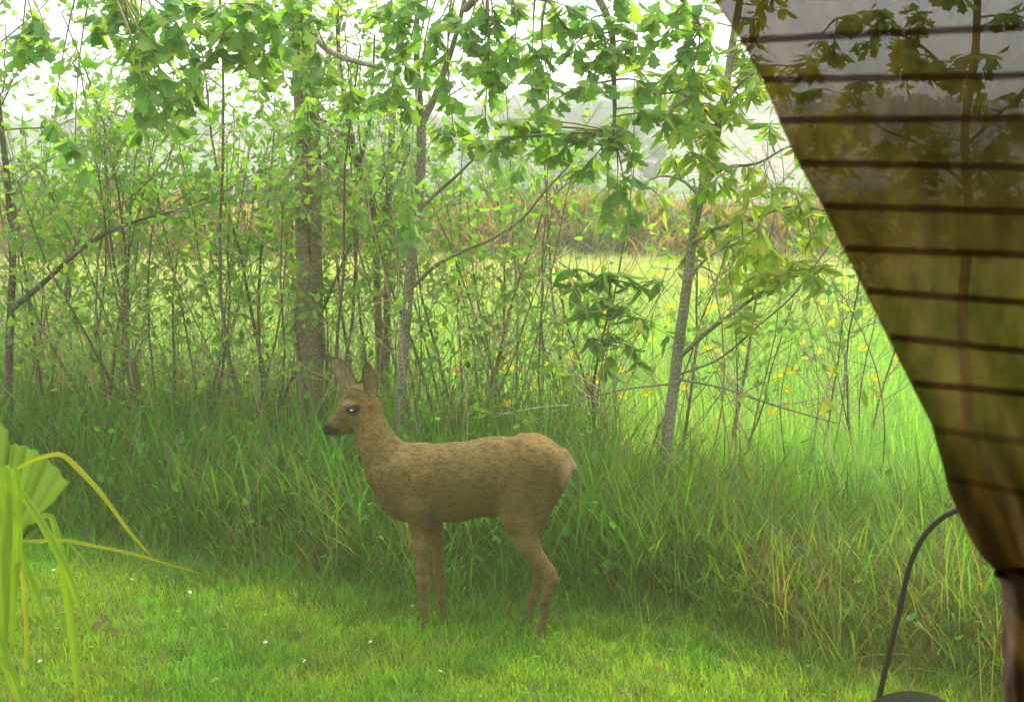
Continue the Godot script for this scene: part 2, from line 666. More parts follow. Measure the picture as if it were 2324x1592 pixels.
func far_country() -> void:
	# woodland on the hill
	var xf := []
	var cols := []
	for k in 2600:
		var d := 90.0 + 330.0 * sqrt(rng.randf())
		var x := rf(-0.62, 0.62) * d
		var here := noise.get_noise_2d(x * 0.02 + 5.0, d * 0.012)
		if here < -0.08 or (d < 170 and here < 0.12):
			continue
		if x > 0.13 * d and x < 0.24 * d and d < 300:
			continue
		var h := rf(2.2, 5.0)
		xf.append(Transform3D(Basis(Vector3.UP, rf(0, TAU)).scaled(Vector3(h * 1.1, h, h * 1.1)), Vector3(x, far_height(x, d) - 0.4, -d)))
		cols.append(tint(Color(0.12, 0.25, 0.06), 0.3, 0.15))
	kind(scatter("woodland", crown_mesh("far_crown", 120, 0.11), mats.leaf, xf, cols, self), "stuff", "hazy far woodland on the low hill")
	# the bracken bank at the far side of the field
	var bank := sheet(90, 8, func(u: float, v: float):
		var x := lerpf(-34, 34, u)
		var h := 0.75 + 0.35 * noise.get_noise_2d(x * 0.25, 3.0)
		return Vector3(x, sin(v * PI) * h - 0.06, -25.6 - 4.5 * v), func(_p): return tint(Color(0.16, 0.10, 0.055), 0.3))
	kind(part("bank", bank, mats.soil, self), "structure")
	xf = []
	cols = []
	for k in 5200:
		var x := rf(-17, 17)
		var v := rng.randf()
		var h := 0.75 + 0.35 * noise.get_noise_2d(x * 0.25, 3.0)
		var s := rf(0.35, 0.95)
		xf.append(Transform3D(Basis(Vector3.UP, rf(0, TAU)).scaled(Vector3(s * 1.4, s, s * 1.4)), Vector3(x, sin(v * PI) * h - 0.1, -25.6 - 4.5 * v)))
		var g := noise.get_noise_2d(x * 0.5 + 20.0, v * 2.0)
		var c := Color(0.40, 0.24, 0.13)
		if g > 0.15:
			c = Color(0.24, 0.28, 0.10)
		elif g < -0.2:
			c = Color(0.44, 0.34, 0.2)
		cols.append(tint(c, 0.3, 0.1))
	var br := scatter("bracken", tuft_mesh("frond", 14, 0.14, 0.4, 0.9, 0.06, 0.8), mats.grass, xf, cols, self)
	kind(br, "stuff", "dead brown bracken along the far field edge")
	# bushes behind and on the bank, each a thing
	var spots := [
		["tall grey-green bush on the bank at the left edge of the photo", 60, 400, 29.0, 2.0, 0],
		["rounded green bush on the bank between the left stems", 250, 415, 30.0, 1.6, 1],
		["broad dull green bush left of the thick trunk on the bank", 520, 405, 31.0, 2.0, 0],
		["small bright bush close behind the thick trunk's right side", 800, 420, 29.0, 1.5, 1],
		["pale yellow-green bush right of the forked trunk on the bank", 1130, 440, 29.0, 1.7, 2],
		["grey-green bush midway between forked trunk and leaning trunk", 1290, 445, 30.0, 1.5, 0],
		["brownish-green bush just left of the leaning trunk, on the bank", 1440, 455, 28.5, 1.4, 2],
		["bright green bush on the bank right of the leaning trunk", 1790, 470, 29.0, 1.6, 1],
		["dim bush seen through the sheer curtain on the bank", 2050, 460, 30.0, 1.8, 0],
	]
	var tones := [Color(0.20, 0.28, 0.12), Color(0.20, 0.36, 0.09), Color(0.34, 0.38, 0.13)]
	for s in spots:
		var p := V(s[1], s[2], s[3])
		var h: float = p.y + 0.35
		var o := thing("bush", s[0], "bush", Vector3(p.x, 0.2, p.z), "bushes on the far bank")
		var tr := Mb.new()
		for k in 4:
			var e: Vector3 = Vector3(rf(-0.4, 0.4), h * 0.6, rf(-0.3, 0.3)) * s[4]
			tr.tube([Vector3.ZERO, e * 0.5 + Vector3(rf(-0.05, 0.05), 0, 0), e], [0.03, 0.02, 0.01], 4, Color(0.12, 0.1, 0.07))
		part("stems", tr.mesh(), mats.twig, o)
		var cx := []
		var cc := []
		for k in 5:
			var w: float = s[4] * rf(0.7, 1.1)
			cx.append(Transform3D(Basis(Vector3.UP, rf(0, TAU)).scaled(Vector3(w, h * rf(0.75, 1.1), w)), Vector3(rf(-0.7, 0.7) * s[4], -0.15, rf(-0.5, 0.5))))
			cc.append(tint(tones[s[5]], 0.2, 0.08))
		scatter("crown", crown_mesh("bush_crown", 420, 0.045), mats.leaf, cx, cc, o)


func room() -> void:
	var wall := Mb.new()
	var w := Color(0.5, 0.47, 0.42)
	wall.box(Vector3(-3.2, 0, -1.72), Vector3(3.2, 0.72, -1.5), w)
	wall.box(Vector3(-3.2, 2.35, -1.72), Vector3(3.2, 2.7, -1.5), w)
	wall.box(Vector3(-3.2, 0.72, -1.72), Vector3(-1.3, 2.35, -1.5), w)
	wall.box(Vector3(0.95, 0.72, -1.72), Vector3(3.2, 2.35, -1.5), w)
	kind(part("wall_front", wall.mesh(), mats.plaster, self), "structure")
	var sides := Mb.new()
	sides.box(Vector3(-3.2, 0, -1.498), Vector3(-3.0, 2.7, 3.2), w)
	sides.box(Vector3(3.0, 0, -1.498), Vector3(3.2, 2.7, 3.2), w)
	sides.box(Vector3(-2.998, 0, 3.0), Vector3(2.998, 2.7, 3.2), w)
	kind(part("wall_back", sides.mesh(), mats.plaster, self), "structure")
	var win := thing("window", "large window the garden is seen through, its glass tinted with painted glare haze", "window", Vector3(-0.175, 0.72, -1.62))
	var fr := Mb.new()
	fr.box(Vector3(-1.12, 0.003, -0.03), Vector3(1.12, 0.05, 0.03), Color(0.75, 0.75, 0.73))
	fr.box(Vector3(-1.12, 1.58, -0.03), Vector3(1.12, 1.627, 0.03), Color(0.75, 0.75, 0.73))
	fr.box(Vector3(-1.122, 0.051, -0.03), Vector3(-1.07, 1.579, 0.03), Color(0.75, 0.75, 0.73))
	fr.box(Vector3(1.07, 0.051, -0.03), Vector3(1.122, 1.579, 0.03), Color(0.75, 0.75, 0.73))
	part("frame", fr.mesh(), mats.plain, win)
	var pn := Mb.new()
	pn.box(Vector3(-1.069, 0.052, -0.001), Vector3(1.069, 1.578, 0.001))
	part("pane", pn.mesh(), mats.glass, win)
	var fl := Mb.new()
	fl.box(Vector3(-2.998, -0.004, -1.498), Vector3(2.998, 0.02, 2.998), Color(0.12, 0.08, 0.05))
	kind(part("floor", fl.mesh(), mats.plain, self), "structure")
	var ce := Mb.new()
	ce.box(Vector3(-3.3, 2.702, -1.8), Vector3(3.3, 2.9, 3.3), Color(0.55, 0.53, 0.5))
	kind(part("ceiling", ce.mesh(), mats.plaster, self), "structure")


func hedge_trees() -> void:
	var oak := [Color(0.21, 0.40, 0.085), Color(0.28, 0.47, 0.085), Color(0.15, 0.33, 0.09), Color(0.40, 0.54, 0.10), Color(0.18, 0.37, 0.11)]
	var yel := [Color(0.42, 0.52, 0.05), Color(0.32, 0.48, 0.05), Color(0.5, 0.5, 0.06), Color(0.26, 0.42, 0.06)]
	var haz := [Color(0.16, 0.38, 0.06), Color(0.22, 0.44, 0.06), Color(0.12, 0.30, 0.06), Color(0.34, 0.48, 0.07)]
	# the thick trunk
	var p := plant("oak_tree", "oak with the thickest trunk, standing behind the deer's head", "tree", G(705, 1075), "oak", 0.096, oak, Color(0.52, 0.44, 0.26))
	var d0 := -p.root.position.z
	var trunk := path([[705, 1085, d0], [704, 900, d0], [703, 700, d0], [700, 520, d0], [699, 350, d0], [694, 200, d0 - 0.05], [683, 60, d0 - 0.1], [675, -90, d0 - 0.2], [664, -320, d0 - 0.3]])
	trunk[0].y = -0.05
	wood(p, "trunk", trunk, 0.076, 0.060, 18)
	var limbs := [
		[[672, -200, d0 - 0.25], [600, -140, 6.9], [500, -70, 6.2], [380, -20, 5.7], [250, -30, 5.3]],
		[[672, -180, d0 - 0.25], [660, -60, 7.0], [690, 40, 6.4], [740, 110, 6.1], [800, 138, 5.9], [850, 150, 5.8]],
		[[668, -260, d0 - 0.3], [450, -180, 6.6], [200, -110, 5.7], [20, -60, 5.2]],
		[[672, -220, d0 - 0.25], [640, -120, 6.6], [600, -40, 5.8], [580, 10, 5.4]],
	]
	var ends := []
	for l in limbs:
		var pts := path(l)
		wood(p, "branch", pts, 0.032, 0.009, 7)
		ends.append_array(pts.slice(8))
	var spots := [[75, 75, 5.3], [40, 130, 5.4], [110, 110, 5.2], [195, -10, 5.5], [220, 70, 5.6], [270, 30, 5.4], [320, 60, 5.5], [300, 130, 5.5], [350, 110, 5.3], [330, 170, 5.3], [400, 100, 5.5], [360, 190, 5.4], [400, 220, 5.3], [440, 160, 5.5], [460, 60, 5.6],
		[310, 260, 5.4], [370, 270, 5.3], [420, 210, 5.3], [520, 40, 5.6], [540, 80, 5.5], [570, 20, 5.4], [610, 60, 5.6], [600, 140, 5.7], [660, 30, 6.0], [690, 80, 6.1], [720, 30, 6.0], [730, 130, 6.2], [680, 170, 6.3], [755, 180, 6.0], [790, 230, 6.0], [700, 280, 6.4], [120, 300, 6.0], [170, 340, 6.1], [250, 0, 5.4], [420, 10, 5.4], [490, 110, 5.5], [480, 20, 5.3], [560, 130, 5.6], [640, 110, 5.8], [380, 40, 5.3]]
	sprays(p, ends, spots, 9)
	finish(p)
	# the paired trunk right of the deer's head
	p = plant("oak_tree", "young forked oak right of the deer's ears, long branch arching to its right", "tree", G(900, 1130), "oak", 0.092, oak, Color(0.46, 0.40, 0.25))
	d0 = -p.root.position.z
	trunk = path([[900, 1140, d0], [905, 1000, d0], [912, 860, d0], [922, 720, d0], [935, 580, d0], [948, 470, d0], [955, 380, d0], [956, 270, d0]])
	trunk[0].y = -0.05
	wood(p, "trunk", trunk, 0.029, 0.023, 12)
	ends = []
	for l in [
		[[956, 275, d0], [948, 180, d0 - 0.1], [946, 60, d0 - 0.3], [952, -120, d0 - 0.6]],
		[[956, 280, d0], [985, 225, d0], [1012, 150, d0 - 0.1], [1040, 60, d0 - 0.3], [1075, -100, d0 - 0.5]],
		[[1055, 20, d0 - 0.4], [1150, -60, 6.2], [1280, -80, 5.8], [1400, -60, 5.6]],
		[[950, -90, d0 - 0.6], [1000, -60, 5.9], [1120, -20, 5.6], [1240, 0, 5.5]],
		[[1400, -60, 5.6], [1480, -40, 5.7], [1550, 0, 5.8], [1590, 60, 5.9]],
		[[1280, -80, 5.8], [1340, -30, 5.7], [1385, 60, 5.7], [1392, 160, 5.8], [1395, 250, 5.9], [1392, 300, 5.9]],
	]:
		var pts := path(l)
		wood(p, "branch", pts, 0.020, 0.007, 7)
		ends.append_array(pts.slice(4))
	for l in [
		[[938, 650, d0], [985, 605, d0 - 0.1], [1050, 570, d0 - 0.2], [1110, 545, d0 - 0.3], [1180, 500, d0 - 0.3], [1240, 430, d0 - 0.4], [1288, 380, d0 - 0.4]],
		[[952, 475, d0], [1000, 430, d0], [1040, 395, d0 - 0.1], [1080, 355, d0 - 0.2]],
	]:
		var pts := path(l)
		wood(p, "branch", pts, 0.0105, 0.005, 7)
	spots = [[900, 60, 6.0], [940, 20, 5.9], [930, 110, 6.0], [980, 80, 5.8], [960, 140, 5.9], [1020, 50, 5.8], [1050, 90, 5.7], [1000, 190, 5.9], [1080, 40, 5.7], [1100, 110, 5.7], [1090, 170, 5.8], [890, 200, 6.1], [920, 240, 6.1], [850, 230, 6.2], [1130, 190, 5.8], [1150, 270, 5.8], [1100, 280, 5.8], [1060, 330, 5.9], [1120, 320, 5.8], [1180, 290, 5.9], [1030, 300, 6.0],
		[1230, 120, 5.6], [1270, 60, 5.6], [1300, 110, 5.6], [1250, 190, 5.6], [1340, 60, 5.6], [1370, 110, 5.6], [1330, 160, 5.6], [1420, 60, 5.6], [1410, 130, 5.7], [1450, 100, 5.7], [1480, 40, 5.7], [1300, 20, 5.5], [1390, 10, 5.5], [1320, 200, 5.7], [1290, 300, 5.9], [1270, 350, 5.9], [1320, 390, 5.9], [1390, 320, 5.9], [1430, 300, 5.9], [1360, 290, 5.9], [1440, 370, 6.0], [1400, 450, 6.0], [1390, 500, 6.0], [1430, 480, 6.0],
		[920, 480, 6.4], [940, 520, 6.4], [1180, 20, 5.7], [1130, 70, 5.7], [1210, 170, 5.6], [1240, 240, 5.7], [870, 120, 6.1], [860, 30, 6.0], [1160, 130, 5.7],
		[1500, 90, 5.8], [1530, 30, 5.8], [1550, 120, 5.9], [1580, 60, 5.9], [1600, 10, 5.9], [1520, 170, 5.9], [1470, 190, 5.8], [1560, 200, 6.0], [1620, 110, 6.0], [1480, 250, 5.9], [1540, 260, 6.0], [1230, 290, 5.9], [1210, 340, 6.0]]
	sprays(p, ends, spots, 8)
	finish(p)
	# the tall thin stem behind the pair
	p = plant("sapling", "thin dark straight sapling close behind the forked oak", "tree", G(876, 1020), "ovate", 0.05, haz, Color(0.34, 0.29, 0.18))
	d0 = -p.root.position.z
	trunk = path([[876, 1030, d0], [878, 800, d0], [880, 600, d0], [881, 470, d0], [888, 350, d0], [891, 250, d0], [905, 120, d0], [918, 0, d0], [926, -110, d0]])
	wood(p, "trunk", trunk, 0.024, 0.019, 9)
	for k in 9:
		shoot(p, trunk[rng.randi_range(24, trunk.size() - 1)], Vector3(rf(-1, 1), rf(0, 0.8), rf(-1, 1)), rf(0.5, 0.9), 0.006, 1, 0.5)
	finish(p)
	# the forked slender tree directly behind the deer's ears
	p = plant("sapling", "slim forked sapling rising straight above the deer's ears", "tree", G(868, 1065), "ovate", 0.055, haz, Color(0.38, 0.33, 0.20))
	d0 = -p.root.position.z
	trunk = path([[868, 1070, d0], [867, 950, d0], [865, 850, d0], [857, 700, d0], [853, 540, d0], [840, 450, d0], [812, 370, d0], [796, 300, d0], [785, 230, d0], [770, 140, d0], [765, 0, d0]])
	wood(p, "trunk", trunk, 0.027, 0.011, 10)
	for l in [[[850, 530, d0], [872, 470, d0 - 0.1], [905, 400, d0 - 0.2], [930, 340, d0 - 0.2]], [[838, 445, d0], [800, 408, d0 - 0.1], [760, 395, d0 - 0.2], [722, 350, d0 - 0.2], [660, 300, d0 - 0.3]], [[812, 372, d0], [835, 300, d0 - 0.1], [845, 200, d0 - 0.2], [850, 80, d0 - 0.3]]]:
		var pts := path(l)
		wood(p, "branch", pts, 0.013, 0.005, 6)
		for k in 4:
			shoot(p, pts[rng.randi_range(4, pts.size() - 1)], Vector3(rf(-1, 1), rf(-0.2, 0.8), rf(-1, 1)), rf(0.3, 0.6), 0.004, 1, 0.7)
	for k in 12:
		shoot(p, trunk[rng.randi_range(28, trunk.size() - 1)], Vector3(rf(-1, 1), rf(0, 0.8), rf(-1, 1)), rf(0.3, 0.8), 0.005, 1, 0.7)
	finish(p)
	# the leaning tree on the right
	p = plant("ash_tree", "slender pale trunk leaning right, one stout side branch low on it", "tree", G(1500, 1185), "narrow", 0.10, yel, Color(0.46, 0.42, 0.27))
	d0 = -p.root.position.z
	trunk = path([[1498, 1195, d0], [1512, 1020, d0], [1528, 890, d0], [1538, 800, d0], [1552, 700, d0], [1565, 600, d0], [1580, 490, d0], [1604, 390, d0], [1630, 290, d0], [1646, 210, d0], [1664, 90, d0], [1690, -60, d0], [1720, -220, d0]])
	wood(p, "trunk", trunk, 0.030, 0.013, 12)
	var pts7 := path([[1538, 815, d0], [1600, 757, d0 - 0.1], [1660, 712, d0 - 0.2], [1724, 667, d0 - 0.3], [1790, 630, d0 - 0.4]])
	wood(p, "branch", pts7, 0.013, 0.006, 8)
	sprays(p, pts7.slice(14), [[1720, 620, 6.1], [1760, 600, 6.1], [1800, 620, 6.0], [1750, 650, 6.1], [1830, 590, 6.0], [1690, 640, 6.2], [1860, 630, 6.0], [1880, 600, 6.0]], 7)
	for l in [[[1536, 850, d0], [1630, 815, d0 - 0.1], [1720, 740, d0 - 0.2], [1790, 680, d0 - 0.2], [1880, 560, d0 - 0.3]], [[1536, 860, d0], [1640, 880, d0 - 0.1], [1760, 920, d0 - 0.2], [1900, 960, d0 - 0.2]], [[1532, 870, d0], [1440, 880, d0], [1330, 905, d0 - 0.1], [1200, 960, d0 - 0.2]]]:
		var pts := path(l)
		wood(p, "branch", pts, 0.006, 0.003, 5)
		for k in 4:
			shoot(p, pts[rng.randi_range(4, pts.size() - 1)], Vector3(rf(-1, 1), rf(-0.3, 0.8), rf(-1, 1)), rf(0.3, 0.6), 0.003, 1, 0.12)
	ends = trunk.slice(50)
	for l in [
		[[1600, 410, d0], [1650, 380, d0 - 0.15], [1720, 370, d0 - 0.3], [1800, 330, d0 - 0.4], [1880, 340, d0 - 0.5]],
		[[1570, 560, d0], [1620, 520, d0 - 0.1], [1700, 500, d0 - 0.2], [1790, 470, d0 - 0.3], [1880, 480, d0 - 0.4], [1960, 520, d0 - 0.4]],
		[[1632, 285, d0], [1590, 240, d0 - 0.1], [1540, 210, d0 - 0.3], [1490, 215, d0 - 0.4]],
		[[1640, 240, d0], [1690, 180, d0 - 0.2], [1740, 150, d0 - 0.3], [1800, 150, d0 - 0.4]],
		[[1590, 450, d0], [1550, 410, d0 + 0.15], [1500, 400, d0 + 0.3], [1450, 420, d0 + 0.4]],
		[[1560, 640, d0], [1600, 590, d0 + 0.1], [1650, 560, d0 + 0.2], [1720, 545, d0 + 0.3]],
	]:
		var pts := path(l)
		wood(p, "branch", pts, 0.009, 0.003, 6)
		ends.append_array(pts.slice(5))
	spots = []
	for k in 120:
		var q: Vector3 = ends[rng.randi() % ends.size()] + Vector3(rf(-0.16, 0.16), rf(-0.16, 0.14), rf(-0.16, 0.16))
		spots.append(q)
	sprays(p, ends, spots, 6)
	finish(p)
	# the narrow-leaved young tree
	p = plant("young_tree", "young tree with narrow drooping leaves between deer's rump and leaning trunk", "tree", G(1352, 1150), "narrow", 0.115, [Color(0.16, 0.34, 0.06), Color(0.22, 0.42, 0.06), Color(0.12, 0.27, 0.06)], Color(0.2, 0.18, 0.09))
	d0 = -p.root.position.z
	trunk = path([[1352, 1160, d0], [1350, 1000, d0], [1346, 880, d0], [1362, 790, d0], [1378, 720, d0], [1385, 640, d0]])
	wood(p, "trunk", trunk, 0.011, 0.004, 7)
	sprays(p, trunk.slice(11), [[1385, 620, d0], [1350, 640, d0], [1420, 620, d0 + 0.1], [1460, 650, d0], [1370, 680, d0 - 0.1], [1330, 700, d0], [1420, 700, d0 - 0.1], [1480, 730, d0 - 0.1], [1400, 760, d0], [1340, 770, d0 - 0.1], [1440, 790, d0 - 0.1], [1380, 820, d0], [1290, 610, d0 + 0.1], [1300, 650, d0]], 7)
	finish(p)
	# the leafy tree that shows dimly through the curtain
	p = plant("oak_tree", "leafy tree seen only dimly through the sheer curtain", "tree", G(2190, 1120), "oak", 0.092, oak, Color(0.3, 0.25, 0.15))
	d0 = -p.root.position.z
	trunk = path([[2190, 1130, d0], [2195, 900, d0], [2185, 700, d0], [2200, 500, d0], [2190, 300, d0], [2215, 100, d0], [2220, -150, d0]])
	wood(p, "trunk", trunk, 0.032, 0.016, 10)
	ends = trunk.slice(18)
	for l in [[[2190, 420, d0], [2090, 330, d0 - 0.1], [2000, 290, d0 - 0.2], [1930, 230, d0 - 0.2]], [[2195, 330, d0], [2290, 240, d0 - 0.1], [2400, 180, d0 - 0.2]], [[2200, 230, d0], [2110, 120, d0], [2020, 70, d0 - 0.1], [1900, 40, d0 - 0.1]], [[2190, 480, d0], [2280, 420, d0 - 0.1], [2390, 380, d0 - 0.1]]]:
		var pts := path(l)
		wood(p, "branch", pts, 0.011, 0.004, 6)
		ends.append_array(pts.slice(5))
	spots = []
	for k in 95:
		var q: Vector3 = ends[rng.randi() % ends.size()] + Vector3(rf(-0.2, 0.2), rf(-0.2, 0.14), rf(-0.2, 0.2))
		spots.append(q)
	sprays(p, ends, spots, 7)
	finish(p)
	# the bare-stemmed tree at the left edge
	p = plant("hazel_tree", "dark trunk at the far left edge with a long branch slanting up right", "tree", G(24, 1080), "ovate", 0.055, haz, Color(0.2, 0.155, 0.10))
	d0 = -p.root.position.z
	trunk = path([[24, 1090, d0], [20, 900, d0], [22, 750, d0], [28, 600, d0], [22, 480, d0], [10, 350, d0], [-8, 200, d0], [-20, 0, d0], [-26, -180, d0], [-40, -380, d0]])
	wood(p, "trunk", trunk, 0.024, 0.008, 10)
	var lb := path([[26, 700, d0], [100, 640, d0 - 0.1], [190, 560, d0 - 0.2], [290, 508, d0 - 0.2], [390, 480, d0 - 0.3]])
	wood(p, "branch", lb, 0.018, 0.006, 7)
	for k in 8:
		shoot(p, lb[rng.randi_range(6, lb.size() - 1)], Vector3(rf(-1, 1), rf(-0.2, 1), rf(-1, 1)), rf(0.4, 0.8), 0.005, 1, 0.55)
	for k in 10:
		shoot(p, trunk[rng.randi_range(20, trunk.size() - 1)], Vector3(rf(-0.6, 1), rf(0, 0.8), rf(-1, 1)), rf(0.4, 0.9), 0.006, 1, 0.55)
	finish(p)


func sprays(p: Plant, from: Array, spots: Array, n: int) -> void:    # twigs from the nearest limb to each spot, leaves at their ends
	for s in spots:
		var to: Vector3 = s if s is Vector3 else V(s[0], s[1], s[2])
		var best: Vector3 = from[0]
		for q in from:
			if q.distance_squared_to(to) < best.distance_squared_to(to):
				best = q
		var mid := best.lerp(to, 0.55) + Vector3(rf(-0.06, 0.06), absf(best.y - to.y) * 0.15 + 0.02, rf(-0.06, 0.06))
		var pts := []
		var rad := []
		for k in 6:
			var t := k / 5.0
			pts.append(best.lerp(mid, t).lerp(mid.lerp(to, t), t) - p.root.position)
			rad.append(lerpf(0.005, 0.0018, t))
		p.twigs.tube(pts, rad, 4, tint(p.bark * Color(0.5, 0.5, 0.5), 0.2))
		var dir: Vector3 = (pts[5] - pts[4]).normalized()
		rosette(p, to, dir, n)
		rosette(p, to.lerp(mid, 0.35), dir, n / 2)
		var side := to + Vector3(rf(-0.09, 0.09), rf(-0.09, 0.05), rf(-0.09, 0.09))
		p.twigs.tube([pts[4], side - p.root.position], [0.002, 0.0012], 3, p.bark * Color(0.5, 0.5, 0.5))
		rosette(p, side, (side - to).normalized(), n / 2 + 1)


func hedge_shrubs() -> void:
	var haz := [Color(0.23, 0.46, 0.08), Color(0.31, 0.54, 0.08), Color(0.17, 0.38, 0.09), Color(0.44, 0.56, 0.09), Color(0.27, 0.48, 0.12)]
	var dark := Color(0.31, 0.25, 0.15)
	var spots := [
		["leafy shrub at the left edge, behind the slanting branch", 90, 1060, 8, 0.62],
		["thin-stemmed shrub just right of the far left trunk", 180, 1030, 7, 0.6],
		["bushy shrub with several thin stems a third in from the left", 290, 1080, 8, 0.6],
		["shrub with a dark upright double stem left of the thick trunk", 385, 1060, 6, 0.6],
		["tall shrub whose straight stems stand left of the thick trunk", 465, 1075, 6, 0.58],
		["open leafy shrub between tall straight stems and thick trunk", 560, 1050, 7, 0.6],
		["slender upright shrub nearest the left side of the thick trunk", 645, 1085, 8, 0.55],
		["shrub filling the gap between thick trunk and deer's ears", 775, 1060, 7, 0.5],
		["low open shrub right of the forked oak, over the deer's back", 1010, 1090, 8, 0.6],
		["sparse round-leaved shrub above the middle of the deer's back", 1120, 1080, 8, 0.55],
		["thin round-leaved shrub above the deer's rump", 1250, 1100, 7, 0.5],
		["low twiggy shrub close to the left foot of the leaning trunk", 1440, 1110, 5, 0.3],
		["thin arching shrub with few leaves right of the leaning trunk", 1690, 1090, 6, 0.22],
		["sparse arching shrub beside the curtain's edge in the field grass", 1900, 1080, 6, 0.2],
	]
	for s in spots:
		var p := plant("shrub", s[0], "shrub", G(s[1], s[2]), "ovate", 0.052, haz, dark, "shrubs in the hedge")
		var b := p.root.position
		for k in s[3] - 1:
			var lean := Vector3(rf(-0.3, 0.3), 1.0, rf(-0.25, 0.25)).normalized()
			var foot := b + Vector3(rf(-0.2, 0.2), -0.03, rf(-0.25, 0.25))
			var h: float = rf(1.3, 2.8) * (0.62 if s[1] > 1400 else 1.0)
			var pts := []
			var at := foot
			var d := lean
			for j in 9:
				pts.append(at)
				d = (d + Vector3(rf(-0.14, 0.14), 0.06, rf(-0.14, 0.14))).normalized()
				at += d * h / 8.0
			var r := rf(0.0045, 0.0125)
			wood(p, "stem", pts, r, r * 0.35, 6)
			for j in range(2, 9):
				var n := 2
				for q in n:
					shoot(p, pts[j], d * 0.35 + Vector3(rf(-1, 1), rf(-0.1, 0.7), rf(-0.8, 0.8)), rf(0.3, 0.75), r * 0.32, 1, s[4] * (0.9 if j > 3 else 0.26), 0.1)
		finish(p)


func grasses() -> void:
	# the mown lawn
	var xf := []
	var cols := []
	for k in 22000:
		var x := rf(-3.4, 3.2)
		var d := rf(3.0, 6.9)
		if d > edge_of_lawn(x) + 0.25:
			continue
		var s := rf(0.7, 1.35)
		xf.append(Transform3D(Basis(Vector3.UP, rf(0, TAU)).scaled(Vector3(1, s, 1)), Vector3(x, 0, -d)))
		var g := noise.get_noise_2d(x * 1.6, d * 1.6)
		if rng.randf() < 0.07:
			cols.append(tint(Color(0.40, 0.34, 0.15), 0.3, 0.1))
			continue
		cols.append(tint(Color(0.20, 0.44, 0.035).lerp(Color(0.40, 0.52, 0.045), clampf(g + 0.4, 0, 1)), 0.45, 0.2))
	var o := scatter("lawn_grass", tuft_mesh("lawn_tuft", 26, 0.07, 0.025, 0.085, 0.0048, 0.8, 3), mats.grass, xf, cols, self)
	kind(o, "stuff", "short bright green mown grass of the lawn")
	# clover and plantain leaves in the lawn
	xf = []
	cols = []
	for k in 3600:
		var x := rf(-2.8, 2.4)
		var d := rf(3.6, 6.3)
		if d > edge_of_lawn(x) or noise.get_noise_2d(x * 2.5 + 30.0, d * 2.5) < 0.0:
			continue
		var b := Basis(Vector3.UP, rf(0, TAU)) * Basis(Vector3.RIGHT, rf(0.9, 1.5))
		xf.append(Transform3D(b.scaled(Vector3.ONE * rf(0.012, 0.034)), Vector3(x, rf(0.02, 0.05), -d)))
		cols.append(tint(Color(0.20, 0.42, 0.09), 0.4, 0.15))
	o = scatter("clover", leaf_mesh("ovate", 2), mats.leaf, xf, cols, self)
	kind(o, "stuff", "small clover and plantain leaves in the lawn")
	# the rough bank under the hedge
	xf = []
	cols = []
	var xf2 := []
	var cols2 := []
	for k in 9500:
		var x := rf(-4.6, 3.6)
		var from := edge_of_lawn(x)
		var d := from + rf(-0.12, 1.0) * rf(0.3, 1.0) * (hedge_line(x) + (1.1 if x < 0.3 else 0.5) - from)
		var into := clampf((d - from) / 0.6, 0, 1)
		var s := lerpf(0.35, 1.0, into) * rf(0.6, 1.15)
		s *= lerpf(1.0, 0.78, smoothstep(0.2, 1.4, x))
		var t := Transform3D(Basis(Vector3.UP, rf(0, TAU)).scaled(Vector3(s, s, s)), Vector3(x, -0.01, -d))
		var c := tint(Color(0.095, 0.25, 0.04), 0.55, 0.2)
		if x > 0.4:
			c = tint(Color(0.145, 0.27, 0.035), 0.55, 0.25)
		if x > 0.75 and d < from + 0.9 and rng.randf() < 0.28:
			c = tint(Color(0.25, 0.20, 0.07), 0.4, 0.1)
		if rng.randf() < 0.12:
			c = tint(Color(0.27, 0.22, 0.11), 0.3)
		if rng.randf() < 0.5:
			xf.append(t)
			cols.append(c)
		else:
			xf2.append(t)
			cols2.append(c)
	o = scatter("tall_grass", tuft_mesh("bank_tuft", 11, 0.12, 0.25, 0.6, 0.0125, 0.95, 4), mats.grass, xf, cols, self)
	kind(o, "stuff", "rank dark green grass between lawn and hedge")
	o = scatter("tall_grass", tuft_mesh("bank_tuft_fine", 16, 0.12, 0.2, 0.5, 0.005, 0.9, 4), mats.grass, xf2, cols2, self)
	kind(o, "stuff", "fine arching grass between lawn and hedge")
	# tall upright grass stems growing up through the hedge
	xf = []
	cols = []
	for k in 330:
		var x := rf(-4.4, 0.6)
		if x > -0.6 and rng.randf() < 0.4:
			continue
		var d := hedge_line(x) + rf(-0.9, 1.0)
		var s := rf(0.75, 1.15)
		xf.append(Transform3D(Basis(Vector3.UP, rf(0, TAU)).scaled(Vector3(s, s, s)), Vector3(x, -0.01, -d)))
		cols.append(tint(Color(0.12, 0.27, 0.05), 0.3, 0.15) if rng.randf() < 0.75 else tint(Color(0.36, 0.32, 0.16), 0.3))
	o = scatter("tall_stems", tuft_mesh("stem_tuft", 9, 0.16, 0.55, 1.15, 0.0075, 0.22, 4), mats.grass, xf, cols, self)
	kind(o, "stuff", "tall upright grass stems among the hedge shrubs")
	# dry stalks
	xf = []
	cols = []
	for k in 260:
		var x := rf(-3.0, 2.4)
		var d := edge_of_lawn(x) + rf(0.0, 1.2)
		var b := Basis(Vector3.UP, rf(0, TAU)) * Basis(Vector3.RIGHT, rf(0.1, 1.3))
		xf.append(Transform3D(b.scaled(Vector3.ONE * rf(0.5, 1.1)), Vector3(x, 0.02, -d)))
		cols.append(tint(Color(0.30, 0.25, 0.14), 0.3))
